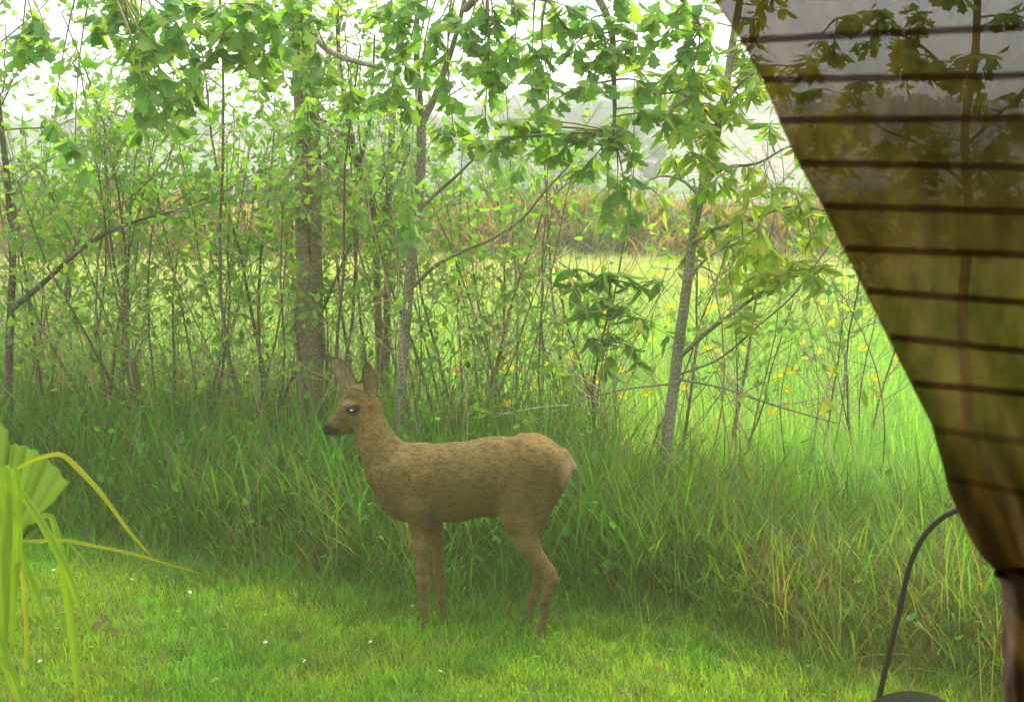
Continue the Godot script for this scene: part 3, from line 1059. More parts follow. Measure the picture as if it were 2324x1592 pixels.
	o = scatter("dry_stalks", tuft_mesh("stalk", 3, 0.05, 0.5, 0.75, 0.004, 0.3, 4), mats.grass, xf, cols, self)
	kind(o, "stuff", "pale dry stalks lying in the rank grass")
	# dead stems and bare twigs standing in the hedge
	var ds := Mb.new()
	var dp := []
	var dr := []
	for k in 9:
		var t := k / 8.0
		dp.append(Vector3(0.10 * sin(t * 3.0), t, 0.16 * t * t))
		dr.append(lerpf(0.0028, 0.0012, t))
	ds.tube(dp, dr, 4, Color.WHITE)
	for k in 5:
		var b: Vector3 = dp[3 + k]
		var ob := Vector3(cos(k * 2.4), 0.7, sin(k * 2.4)) * 0.16
		ds.tube([b, b + ob * 0.5, b + ob + Vector3(0, 0.03, 0)], [0.0014, 0.0012, 0.0008], 3, Color.WHITE)
	xf = []
	cols = []
	for k in 430:
		var x := rf(-4.0, 2.2)
		if x > 0.0 and rng.randf() < (0.35 if x < 0.4 else 0.72):
			continue
		var d := hedge_line(x) + rf(-0.9, 1.3)
		var b := Basis(Vector3.UP, rf(0, TAU)) * Basis(Vector3.RIGHT, rf(-0.1, 0.5) + (0.5 * rng.randf() if rng.randf() < 0.3 else 0.0))
		xf.append(Transform3D(b.scaled(Vector3.ONE * rf(0.7, 1.7)), Vector3(x, -0.02, -d)))
		cols.append(tint(Color(0.36, 0.27, 0.15), 0.35) if rng.randf() < 0.6 else tint(Color(0.19, 0.16, 0.09), 0.3))
	o = scatter("dead_stems", ds.mesh(), mats.twig, xf, cols, self)
	kind(o, "stuff", "thin tan dead stems and twigs tangled through the hedge")
	# low weeds with broad leaves
	xf = []
	cols = []
	for k in 9500:
		var x := rf(-4.2, 1.9)
		var from := edge_of_lawn(x)
		var d := from + 0.15 + rng.randf() * (hedge_line(x) + 0.9 - from)
		if x > 0.4 and rng.randf() < 0.45:
			continue
		var s := rf(0.02, 0.05)
		var tall := 0.30 if x > 0.4 else 0.24 + 0.66 * clampf((d - from) / 1.3, 0.0, 1.0)
		var b := Basis(Vector3.UP, rf(0, TAU)) * Basis(Vector3.RIGHT, rf(0.5, 1.7))
		xf.append(Transform3D(b.scaled(Vector3.ONE * s), Vector3(x, rf(0.03, tall) * rf(0.4, 1.0), -d)))
		cols.append(tint(Color(0.11, 0.28, 0.045), 0.45, 0.15))
	o = scatter("undergrowth", leaf_mesh("ovate", 0), mats.leaf, xf, cols, self)
	kind(o, "stuff", "small leaves of weeds growing through the rank grass")
	# the hay field
	xf = []
	cols = []
	xf2 = []
	cols2 = []
	for k in 17000:
		var d := 5.6 + 20.6 * pow(rng.randf(), 1.3)
		var x := rf(-1, 1) * (0.42 * d + 1.2)
		if d < hedge_line(x) + (0.9 if x < 0.3 else 0.2):
			continue
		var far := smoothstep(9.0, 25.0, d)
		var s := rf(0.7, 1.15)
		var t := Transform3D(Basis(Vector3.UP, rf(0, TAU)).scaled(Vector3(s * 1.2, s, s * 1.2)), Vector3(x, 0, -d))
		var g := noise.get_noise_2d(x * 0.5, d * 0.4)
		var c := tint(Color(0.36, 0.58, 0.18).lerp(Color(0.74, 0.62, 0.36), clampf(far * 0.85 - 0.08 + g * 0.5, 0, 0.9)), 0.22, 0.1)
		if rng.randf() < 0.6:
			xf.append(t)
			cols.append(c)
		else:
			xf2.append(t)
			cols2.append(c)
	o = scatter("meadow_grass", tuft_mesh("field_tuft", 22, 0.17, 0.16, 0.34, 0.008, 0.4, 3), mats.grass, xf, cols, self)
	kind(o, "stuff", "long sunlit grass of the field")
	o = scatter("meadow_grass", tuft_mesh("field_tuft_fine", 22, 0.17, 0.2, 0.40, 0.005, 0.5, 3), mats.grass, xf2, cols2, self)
	kind(o, "stuff", "fine long grass of the field")


# ------------------------------------------------------------------ the deer
const DS := 0.000702
var lo := Vector3(-0.54, -0.03, -0.2)
const CELL := 0.0055
var gx := 0
var gy := 0
var gz := 0
var field := PackedFloat32Array()


func D(cx: float, cy: float, z := 0.0) -> Vector3:
	var gl := 1455.0 + (cx - 640.0) * 0.108
	return Vector3((cx - 750.0) * DS * 1.03 + z * 0.249, (gl - cy) * DS * 1.025, z)


func bone(a: Vector3, ra: float, b: Vector3, rb: float, zs := 1.0, k := 0.03) -> void:
	ra *= DS
	rb *= DS
	var m := maxf(ra, rb) + k + CELL * 2.0
	var x0 := clampi(int((minf(a.x, b.x) - m - lo.x) / CELL), 0, gx - 1)
	var x1 := clampi(int((maxf(a.x, b.x) + m - lo.x) / CELL) + 1, 0, gx - 1)
	var y0 := clampi(int((minf(a.y, b.y) - m - lo.y) / CELL), 0, gy - 1)
	var y1 := clampi(int((maxf(a.y, b.y) + m - lo.y) / CELL) + 1, 0, gy - 1)
	var mz := (maxf(ra, rb) + k) / zs + CELL * 2.0
	var z0 := clampi(int((minf(a.z, b.z) - mz - lo.z) / CELL), 0, gz - 1)
	var z1 := clampi(int((maxf(a.z, b.z) + mz - lo.z) / CELL) + 1, 0, gz - 1)
	var abx := b.x - a.x
	var aby := b.y - a.y
	var abz := (b.z - a.z) * zs
	var inv := 1.0 / maxf(abx * abx + aby * aby + abz * abz, 1e-8)
	for iz in range(z0, z1 + 1):
		var pz := (lo.z + iz * CELL - a.z) * zs
		for iy in range(y0, y1 + 1):
			var py := lo.y + iy * CELL - a.y
			var row := (iz * gy + iy) * gx
			var fixed := py * aby + pz * abz
			for i in range(x0, x1 + 1):
				var px := lo.x + i * CELL - a.x
				var t := clampf((px * abx + fixed) * inv, 0.0, 1.0)
				var ex := px - abx * t
				var ey := py - aby * t
				var ez := pz - abz * t
				var d := sqrt(ex * ex + ey * ey + ez * ez) - (ra + (rb - ra) * t)
				var f := field[row + i]
				var h := k - absf(f - d)
				f = minf(f, d)
				if h > 0.0:
					f -= h * h * 0.25 / k
				field[row + i] = f


func chain(pts: Array, z: Array, zs := 1.0, k := 0.03) -> void:
	for i in pts.size() - 1:
		bone(D(pts[i][0], pts[i][1], z[i]), pts[i][2], D(pts[i + 1][0], pts[i + 1][1], z[i + 1]), pts[i + 1][2], zs, k)


func coat(p: Vector3, n: Vector3) -> Color:
	# back to the measuring frame of the side view
	var cx := (p.x - p.z * 0.249) / (DS * 1.03) + 750.0
	var cy := 1455.0 + (cx - 640.0) * 0.108 - p.y / (DS * 1.025)
	var g := noise.get_noise_3dv(p * 14.0) if cy < 930 else noise.get_noise_3dv(p * Vector3(30, 5, 30))
	var g2 := noise.get_noise_3dv(p * Vector3(22, 60, 60)) if cy < 930 else 0.0
	var c := Color(0.16, 0.108, 0.034).lerp(Color(0.27, 0.172, 0.05), clampf(g + 0.5, 0, 1))
	if cx > 300 and cy < 950:  # relief shading painted into the coat: lighter back, darker mid-flank
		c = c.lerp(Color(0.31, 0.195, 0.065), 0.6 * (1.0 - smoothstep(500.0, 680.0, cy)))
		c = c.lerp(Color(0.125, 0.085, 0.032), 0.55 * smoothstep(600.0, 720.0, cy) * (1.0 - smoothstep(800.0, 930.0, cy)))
	c = c.lerp(Color(0.085, 0.06, 0.028), clampf(g2 * 1.7 + 0.05, 0, 0.6))
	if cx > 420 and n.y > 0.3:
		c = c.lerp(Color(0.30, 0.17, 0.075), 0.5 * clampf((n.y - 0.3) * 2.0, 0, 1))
	if cy > 850 and n.y < -0.2 and cx > 520 and cx < 1040:
		c = c.lerp(Color(0.36, 0.27, 0.15), 0.6)
	# pale rump
	var rump := 1.0 - clampf(Vector2((cx - 1350.0) / 75.0, (cy - 690.0) / 110.0).length(), 0, 1)
	c = c.lerp(Color(0.48, 0.34, 0.19), clampf(rump * 1.3, 0, 0.75))
	# inner thigh and legs are paler
	if cy > 950:
		c = c.lerp(Color(0.26, 0.17, 0.075), 0.5)
	var spot := 1.0 - clampf(Vector2((cx - 1218.0) / 26.0, (cy - 1298.0) / 20.0).length(), 0, 1)
	if p.z > 0:
		c = c.lerp(Color(0.03, 0.025, 0.02), clampf(spot * 1.6, 0, 0.75))
	# head
	if cx < 420 and cy < 470:
		var face := clampf((230.0 - cx) / 90.0, 0, 1) * clampf((430.0 - cy) / 60.0 + 0.2, 0, 1)
		c = c.lerp(Color(0.12, 0.10, 0.075), face * 0.75)
		var nose := 1.0 - clampf(Vector2((cx - 112.0) / 60.0, (cy - 406.0) / 48.0).length(), 0, 1)
		c = c.lerp(Color(0.018, 0.018, 0.02), clampf(nose * 2.6, 0, 1))
		var lip := 1.0 - clampf(Vector2((cx - 172.0) / 34.0, (cy - 416.0) / 20.0).length(), 0, 1)
		c = c.lerp(Color(0.02, 0.018, 0.015), clampf(lip * 2.0, 0, 0.9))
		var chin := 1.0 - clampf(Vector2((cx - 150.0) / 60.0, (cy - 450.0) / 22.0).length(), 0, 1)
		c = c.lerp(Color(0.45, 0.42, 0.36), clampf(chin * 1.8, 0, 0.8))
		var ring := 1.0 - clampf(Vector2((cx - 264.0) / 44.0, (cy - 312.0) / 31.0).length(), 0, 1)
		c = c.lerp(Color(0.03, 0.026, 0.02), clampf(ring * 2.6, 0, 0.92))
		var brow := 1.0 - clampf(Vector2((cx - 240.0) / 50.0, (cy - 276.0) / 18.0).length(), 0, 1)
		c = c.lerp(Color(0.34, 0.22, 0.09), clampf(brow * 1.5, 0, 0.6))
	return c


func deer() -> void:
	var root := thing("roe_deer", "brown roe deer standing side-on at the lawn's edge, head to the left", "deer", G(1023, 1440))
	root.rotation.y = deg_to_rad(-14.0)
	gx = int(1.04 / CELL)
	gy = int(0.92 / CELL)
	gz = int(0.4 / CELL)
	field.resize(gx * gy * gz)
	field.fill(1.0)
	# trunk
	bone(D(566, 702), 188, D(760, 708), 193, 1.5, 0.02)
	bone(D(760, 708), 193, D(980, 688), 187, 1.45, 0.02)
	bone(D(980, 688), 187, D(1160, 640), 142, 1.3, 0.03)
	bone(D(1160, 640), 142, D(1248, 662), 108, 1.15, 0.03)
	bone(D(440, 640), 112, D(520, 760), 120, 1.35, 0.03)
	bone(D(470, 560), 55, D(620, 560), 50, 1.2, 0.03)
	# neck
	chain([[338, 330, 66], [352, 420, 78], [385, 505, 97], [452, 615, 130]], [0.0, 0, 0, 0], 1.35, 0.03)
	# shoulders and thighs
	for s in [-1.0, 1.0]:
		bone(D(525, 620, 0.055 * s), 70, D(585, 800, 0.066 * s), 62, 1.2, 0.025)
		bone(D(585, 800, 0.066 * s), 62, D(602, 860, 0.055 * s), 58, 1.2, 0.03)
		bone(D(1105, 525, 0.045 * s), 26, D(1150, 560, 0.055 * s), 30, 1.0, 0.02)
		bone(D(1185, 640, 0.05 * s), 112, D(1085, 850, 0.062 * s), 92, 1.5, 0.035)
		bone(D(1240, 690, 0.045 * s), 88, D(1135, 900, 0.058 * s), 78, 1.5, 0.035)
	# front legs, near then far
	chain([[600, 850, 60], [611, 1000, 39], [613, 1100, 33], [614, 1170, 32], [616, 1220, 26], [619, 1300, 18], [621, 1405, 18], [620, 1425, 22], [612, 1452, 18]], [0.052, 0.05, 0.05, 0.05, 0.05, 0.05, 0.05, 0.05, 0.05], 1.25, 0.014)
	chain([[650, 850, 60], [679, 1000, 34], [684, 1100, 28], [687, 1170, 27], [690, 1220, 22], [700, 1310, 16], [716, 1410, 16], [717, 1430, 20], [708, 1461, 16]], [-0.05, -0.048, -0.048, -0.048, -0.048, -0.048, -0.048, -0.048, -0.048], 1.25, 0.014)
	# hind legs, near then far
	chain([[1105, 890, 86], [1130, 1000, 58], [1182, 1085, 42], [1234, 1145, 34], [1246, 1182, 33], [1232, 1240, 24], [1220, 1310, 20], [1202, 1420, 18], [1190, 1470, 22], [1172, 1510, 18]], [0.06, 0.06, 0.058, 0.056, 0.055, 0.055, 0.055, 0.055, 0.055, 0.055], 1.25, 0.014)
	chain([[1090, 880, 78], [1112, 1000, 48], [1146, 1085, 36], [1182, 1145, 30], [1190, 1182, 29], [1178, 1240, 21], [1160, 1320, 18], [1132, 1430, 16], [1120, 1468, 20], [1100, 1502, 16]], [-0.055, -0.055, -0.055, -0.055, -0.055, -0.055, -0.055, -0.055, -0.055, -0.055], 1.25, 0.014)
	# head
	bone(D(300, 258), 62, D(330, 300), 66, 1.3, 0.02)
	bone(D(270, 350), 66, D(320, 370), 66, 1.3, 0.02)
	bone(D(236, 326), 56, D(182, 380), 40, 1.25, 0.015)
	bone(D(182, 380), 40, D(134, 408), 31, 1.15, 0.012)
	bone(D(246, 392), 44, D(160, 424), 21, 1.2, 0.012)
	bone(D(232, 278), 34, D(280, 240), 40, 1.0, 0.015)
	bone(D(240, 290, 0.026), 20, D(285, 292, 0.032), 20, 1.0, 0.012)
	bone(D(240, 290, -0.026), 20, D(285, 292, -0.032), 20, 1.0, 0.012)
	# tail stub
	bone(D(1310, 610), 30, D(1352, 668), 20, 1.0, 0.015)
	# surface nets
	var mb := Mb.new()
	var at := PackedInt32Array()
	at.resize(field.size())
	at.fill(-1)
	var sx := 1
	var sy := gx
	var sz := gx * gy
	var off := PackedInt32Array([0, sx, sy, sx + sy, sz, sx + sz, sy + sz, sx + sy + sz])
	var ea := [0, 2, 4, 6, 0, 1, 4, 5, 0, 1, 2, 3]
	var eb := [1, 3, 5, 7, 2, 3, 6, 7, 4, 5, 6, 7]
	for iz in gz - 1:
		for iy in gy - 1:
			var row := (iz * gy + iy) * gx
			for i in gx - 1:
				var id := row + i
				var f0 := field[id]
				if absf(f0) > CELL * 4.0:
					continue
				var inside := 0
				for k in 8:
					if field[id + off[k]] < 0.0:
						inside += 1
				if inside == 0 or inside == 8:
					continue
				var sum := Vector3.ZERO
				var n := 0
				for e in 12:
					var ka: int = ea[e]
					var kb: int = eb[e]
					var fa := field[id + off[ka]]
					var fb := field[id + off[kb]]
					if (fa < 0.0) != (fb < 0.0):
						var t := fa / (fa - fb)
						var pa := Vector3(ka & 1, (ka >> 1) & 1, (ka >> 2) & 1)
						var pb := Vector3(kb & 1, (kb >> 1) & 1, (kb >> 2) & 1)
						sum += pa.lerp(pb, t)
						n += 1
				at[id] = mb.vert(lo + (Vector3(i, iy, iz) + sum / n) * CELL)
	for iz in range(1, gz - 1):
		for iy in range(1, gy - 1):
			var row := (iz * gy + iy) * gx
			for i in range(1, gx - 1):
				var id := row + i
				if at[id] < 0:
					continue
				var neg := field[id] < 0.0
				if neg != (field[id + sx] < 0.0):
					var q := [at[id], at[id - sy], at[id - sy - sz], at[id - sz]]
					if neg: mb.quad(q[0], q[1], q[2], q[3])
					else: mb.quad(q[3], q[2], q[1], q[0])
				if neg != (field[id + sy] < 0.0):
					var q := [at[id], at[id - sz], at[id - sx - sz], at[id - sx]]
					if neg: mb.quad(q[0], q[1], q[2], q[3])
					else: mb.quad(q[3], q[2], q[1], q[0])
				if neg != (field[id + sz] < 0.0):
					var q := [at[id], at[id - sx], at[id - sx - sy], at[id - sy]]
					if neg: mb.quad(q[0], q[1], q[2], q[3])
					else: mb.quad(q[3], q[2], q[1], q[0])
	var nn := PackedVector3Array()
	nn.resize(mb.v.size())
	for k in range(0, mb.ix.size(), 3):
		var a := mb.ix[k]
		var b := mb.ix[k + 1]
		var d := mb.ix[k + 2]
		var g := (mb.v[d] - mb.v[a]).cross(mb.v[b] - mb.v[a])
		nn[a] += g
		nn[b] += g
		nn[d] += g
	var hair_xf := []
	var hair_col := []
	for k in mb.v.size():
		nn[k] = nn[k].normalized()
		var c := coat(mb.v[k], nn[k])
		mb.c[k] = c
		var p := mb.v[k]
		if c.r < 0.03:
			continue
		var head := p.x < -0.26
		var leg := p.y < 0.32
		var lay := Vector3(1.0, -0.35, 0)
		if leg:
			lay = Vector3(0.15, -1.0, 0)
		elif head:
			lay = Vector3(1.0, -0.2, 0) if p.y > 0.66 else Vector3(0.35, -1.0, 0)
		var reps := 1 if (head or leg) else 2
		for q in reps:
			lay = (lay + Vector3(rf(-0.25, 0.25), rf(-0.25, 0.25), rf(-0.25, 0.25))).normalized()
			var y := (lay - nn[k] * lay.dot(nn[k]) + nn[k] * rf(0.15, 0.5)).normalized()
			var x := y.cross(nn[k]).normalized()
			var l := rf(0.005, 0.009) if (head or leg) else rf(0.009, 0.018)
			var jit := x * rf(-0.003, 0.003)
			hair_xf.append(Transform3D(Basis(x * 0.0016, y * l, x.cross(y) * 0.001), p + jit - nn[k] * 0.001))
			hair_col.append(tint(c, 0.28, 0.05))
	# ears join the same body
	ear(mb, D(254, 206, -0.024), D(146, 58, -0.045), 0.043, Vector3(0.15, 0.1, 1.0))
	ear(mb, D(357, 244, 0.03), D(346, 82, 0.05), 0.044, Vector3(-0.28, 0.0, 1.0))
	part("body", mb.mesh(), mats.fur, root)
	var hm := Mb.new()
	hm.vert(Vector3(-1, 0, 0))
	hm.vert(Vector3(0, 1, 0))
	hm.vert(Vector3(1, 0, 0))
	hm.tri(0, 1, 2)
	scatter("fur", hm.mesh(), mats.hair, hair_xf, hair_col, root)
	for s in [1.0, -1.0]:
		var e := SphereMesh.new()
		e.radius = 0.0115
		e.height = 0.023
		e.radial_segments = 20
		e.rings = 12
		var o := part("eye", e, eye_mat(Color(0.012, 0.012, 0.016)), root, Transform3D(Basis.IDENTITY.scaled(Vector3(1.15, 0.85, 0.7)), D(265, 311, 0.0415 * s)))
		if s > 0:
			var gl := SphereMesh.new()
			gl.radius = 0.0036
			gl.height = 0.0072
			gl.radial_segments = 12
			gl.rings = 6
			part("painted_glint", gl, eye_mat(Color(0.75, 0.98, 0.95)), o, Transform3D(Basis.IDENTITY.scaled(Vector3(1.2, 0.7, 0.6)), Vector3(0.0, 0.001, 0.0118)))  # pale bead painted to stand in for flash light reflected by the eye
	for h in [[610, 1453, 0.05], [706, 1463, -0.048], [1170, 1512, 0.055], [1098, 1504, -0.055]]:
		for s in [-1.0, 1.0]:
			var hb := Mb.new()
			var b := D(h[0], h[1], h[2] + 0.007 * s)
			b.y = 0.03
			hb.tube([b, Vector3(b.x - 0.006, 0.015, b.z), Vector3(b.x - 0.014, 0.0, b.z)], [0.010, 0.011, 0.009], 8, Color(0.02, 0.018, 0.016))
			part("hoof", hb.mesh(), mats.plain, root)


func eye_mat(c: Color) -> StandardMaterial3D:
	var m: StandardMaterial3D = mats.eye.duplicate()
	m.vertex_color_use_as_albedo = false
	m.albedo_color = c.linear_to_srgb()
	return m


func ear(mb: Mb, base: Vector3, tip: Vector3, width: float, face: Vector3) -> void:
	var axis := tip - base
	var side := axis.cross(face).normalized()
	var out := side.cross(axis).normalized()
	var rows := 12
	var cols := 8
	for layer in 2:
		var first := mb.v.size()
		for j in rows + 1:
			var t := float(j) / rows
			var w := width * (0.55 + 1.0 * t) * pow(maxf(1.0 - pow(t, 2.1), 0.0), 0.72) * 0.82
			for i in cols + 1:
				var s := float(i) / cols * 2.0 - 1.0
				var cup := 0.55 * (1.0 - 0.5 * t)
				var ang := s * 1.25
				var q := base + axis * t + side * w * sin(ang) / sin(1.25) - out * w * (cos(ang) - cos(1.25)) * cup * 1.4
				q -= axis.normalized() * 0.012 * s * s * (1.0 - t)
				if layer == 1:
					q -= out * 0.003 * (1.0 - absf(s) * 0.7)
				var rim := smoothstep(0.62, 1.0, absf(s)) + smoothstep(0.85, 1.0, t)
				var c := Color(0.34, 0.25, 0.13).lerp(Color(0.14, 0.095, 0.045), clampf(noise.get_noise_3dv(q * 60.0) + 0.35, 0, 1))
				if layer == 1:
					c = Color(0.17, 0.115, 0.06)
				c = c.lerp(Color(0.06, 0.045, 0.03), clampf(rim, 0, 1) * 0.8)
				mb.vert(q, c)
		for j in rows:
			for i in cols:
				var a := first + j * (cols + 1) + i
				if layer == 0: mb.quad(a, a + cols + 1, a + cols + 2, a + 1)
				else: mb.quad(a + 1, a + cols + 2, a + cols + 1, a)


# ------------------------------------------------------------------ the palm at the left
func ribbon(pts: Array, widths: Array, face: Vector3, fold: float, c0: Color, c1: Color) -> ArrayMesh:
	var mb := Mb.new()
	var n := pts.size()
	for k in n:
		var a: Vector3 = pts[maxi(k - 1, 0)]
		var b: Vector3 = pts[mini(k + 1, n - 1)]
		var t := (b - a).normalized()
		var s := t.cross(face).normalized()
		var o := s.cross(t).normalized()
		var w: float = widths[k] * 0.5
		for i in 9:
			var u := i / 4.0 - 1.0
			var f := float(k) / (n - 1)
			var p: Vector3 = pts[k] + s * w * u - o * (fold * w * absf(u) - (0.0008 if i % 2 else 0.0))
			var cc := c0.lerp(c1, f) * (1.22 if i == 4 else (0.88 if i % 2 else 1.05))
			cc = cc * (1.0 + 0.25 * noise.get_noise_3dv(pts[k] * 25.0 + Vector3(i * 3.0, 0, 0)))
			cc = cc.lerp(Color(0.30, 0.19, 0.06), smoothstep(0.90, 1.0, f + 0.05 * noise.get_noise_3dv(p * 90.0)) * 0.8)
			mb.vert(p, cc)
	for k in n - 1:
		for i in 8:
			var a := k * 9 + i
			mb.quad(a, a + 9, a + 10, a + 1)
	return mb.mesh()


func pv(cx: float, cy: float, d: float) -> Vector3:     # measured on an enlargement of the photograph's lower left
	return V(cx * 0.4302, 907.8 + cy * 0.4302, d)


func palm() -> void:
	var root := thing("fan_palm", "yellow-green fan palm with drooping strap leaflets at lower left", "palm", Vector3(-1.18, 0, -2.45))
	var st := Mb.new()
	st.tube([Vector3(0, -0.02, 0), Vector3(0.02, 0.3, 0), Vector3(0, 0.55, 0.02)], [0.07, 0.06, 0.05], 10, Color(0.10, 0.075, 0.05), 0.2, noise)
	part("trunk", st.mesh(), mats.bark, root)
	# [points, width at base, width at middle, width at tip, tint]
	var strap := [
		[[[85, 362, 2.42], [170, 315, 2.42], [270, 287, 2.41], [330, 290, 2.40], [410, 360, 2.39], [540, 500, 2.37], [680, 690, 2.36], [805, 832, 2.35]], 18, 26, 8, 1],
		[[[60, 420, 2.38], [120, 500, 2.38], [200, 620, 2.37], [270, 740, 2.36], [340, 880, 2.35], [410, 1060, 2.35], [480, 1240, 2.34], [532, 1380, 2.34]], 30, 44, 10, 0],
		[[[150, 650, 2.45], [215, 612, 2.45], [262, 606, 2.45], [285, 660, 2.45], [310, 760, 2.44], [345, 960, 2.43], [375, 1200, 2.42], [412, 1570, 2.41]], 22, 52, 26, 0],
		[[[40, 745, 2.44], [200, 742, 2.44], [340, 738, 2.43], [520, 772, 2.42], [700, 810, 2.41], [900, 868, 2.40], [1078, 920, 2.40]], 18, 17, 5, 1],
		[[[345, 740, 2.43], [410, 805, 2.43], [480, 905, 2.42], [560, 1030, 2.42], [640, 1170, 2.41], [725, 1340, 2.41]], 12, 13, 5, 2],
		[[[90, 760, 2.40], [140, 880, 2.40], [190, 1010, 2.39], [240, 1180, 2.39], [292, 1395, 2.38]], 26, 30, 8, 0],
		[[[95, 850, 2.36], [118, 940, 2.36], [130, 1060, 2.36], [138, 1250, 2.35], [125, 1530, 2.35]], 24, 26, 12, 1],
		[[[-60, 1180, 2.30], [10, 1320, 2.30], [50, 1430, 2.29], [100, 1560, 2.29], [150, 1680, 2.28]], 60, 62, 40, 0],
		[[[20, 1300, 2.36], [70, 1355, 2.36], [130, 1430, 2.35], [190, 1510, 2.35], [270, 1620, 2.34]], 16, 26, 12, 2],
		[[[20, 345, 2.36], [30, 420, 2.35], [34, 600, 2.35], [30, 800, 2.34], [26, 1000, 2.34], [20, 1330, 2.34]], 54, 62, 30, 0],
		[[[-30, 350, 2.37], [-25, 500, 2.36], [-18, 800, 2.35], [-10, 1100, 2.35], [0, 1450, 2.34]], 60, 64, 30, 0],
		[[[70, 355, 2.37], [85, 430, 2.365], [92, 600, 2.36], [88, 800, 2.36], [70, 1050, 2.35], [60, 1340, 2.35]], 40, 50, 20, 0],
	]
	var tone := [Color(0.31, 0.54, 0.045), Color(0.55, 0.60, 0.04), Color(0.36, 0.55, 0.18)]
	for s in strap:
		var c := Curve3D.new()
		for q in s[0]:
			c.add_point(pv(q[0], q[1], q[2]) - root.position)
		for i in s[0].size():
			var a := c.get_point_position(maxi(i - 1, 0))
			var b := c.get_point_position(mini(i + 1, s[0].size() - 1))
			c.set_point_in(i, (a - b) / 6.0)
			c.set_point_out(i, (b - a) / 6.0)
		var pts := []
		var ws := []
		for k in 25:
			var t := k / 24.0
			pts.append(c.sample_baked(c.get_baked_length() * t, true))
			var w: float = lerpf(s[1], s[2], clampf(t * 2.5, 0, 1)) if t < 0.4 else lerpf(s[2], s[3], pow((t - 0.4) / 0.6, 1.3))
			ws.append(w * 0.4302 / FOCAL * 2.42)
		part("leaflet", ribbon(pts, ws, Vector3(0.15, 0.35, 1.0), 0.3, tone[s[4]], tone[s[4]]), mats.palm_leaf, root)
	# the pleated fan blade behind, one part for each pleat
	var hub := pv(-60, 830, 2.52) - root.position
	var rim := [[-60, 60], [10, 75], [66, 150], [80, 235], [100, 214], [160, 228], [215, 252], [268, 288], [330, 350], [384, 422], [300, 522], [205, 606], [112, 690]]
	for k in rim.size() - 1:
		var mb := Mb.new()
		var a0 := pv(rim[k][0], rim[k][1], 2.53 + 0.012 * (k % 2)) - root.position
		var a1 := pv(rim[k + 1][0], rim[k + 1][1], 2.53 + 0.012 * ((k + 1) % 2)) - root.position
		var g := tint(Color(0.20, 0.36, 0.13), 0.12)
		for j in 7:
			var t := j / 6.0
			var bow := Vector3(0, -0.02 * sin(t * PI), 0.02 * t * t)
			mb.vert(hub.lerp(a0, t) + bow, g * 0.85)
			mb.vert(hub.lerp(a0.lerp(a1, 0.5), t) + bow + Vector3(0, 0, 0.012 * t), g * 1.15)
			mb.vert(hub.lerp(a1, t) + bow, g * 0.85)
		for j in 6:
			mb.quad(j * 3, j * 3 + 3, j * 3 + 4, j * 3 + 1)
			mb.quad(j * 3 + 1, j * 3 + 4, j * 3 + 5, j * 3 + 2)
		part("pleat", mb.mesh(), mats.palm_leaf, root)
	# the rest of the tuft, outside the picture to the left
	for k in 14:
		var from := Vector3(rf(-0.12, 0.0), rf(0.72, 0.9), rf(-0.05, 0.1)) if k > 4 else hub
		var out := Vector3(rf(-1.0, -0.15), rf(0.1, 0.6), rf(-0.7, 0.7)).normalized()
		var pts := []
		var ws := []
		for j in 13:
			var t := j / 12.0
			pts.append(from + out * 0.42 * t + Vector3.DOWN * 0.75 * t * t)
			ws.append(0.026 * (1.0 - 0.8 * t * t))
		part("leaflet", ribbon(pts, ws, Vector3(0.15, 0.9, 0.4), 0.3, tone[0], tone[0]), mats.palm_leaf, root)
	# the leaf stalks from the trunk to the hub and to the hanging leaflets
	for q in [hub, pv(20, 500, 2.38) - root.position, pv(-40, 1250, 2.32) - root.position]:
		var sb := Mb.new()
		var s0 := Vector3(0, 0.52, 0.02)
		var m := s0.lerp(q, 0.5) + Vector3(-0.08, 0.06, 0)
		var pts := []
		for k in 7:
			var t := k / 6.0
			pts.append(s0.lerp(m, t).lerp(m.lerp(q, t), t))
		sb.tube(pts, [0.011, 0.010, 0.009, 0.009, 0.008, 0.008, 0.007], 7, Color(0.16, 0.28, 0.05))
		part("stalk", sb.mesh(), mats.twig, root)


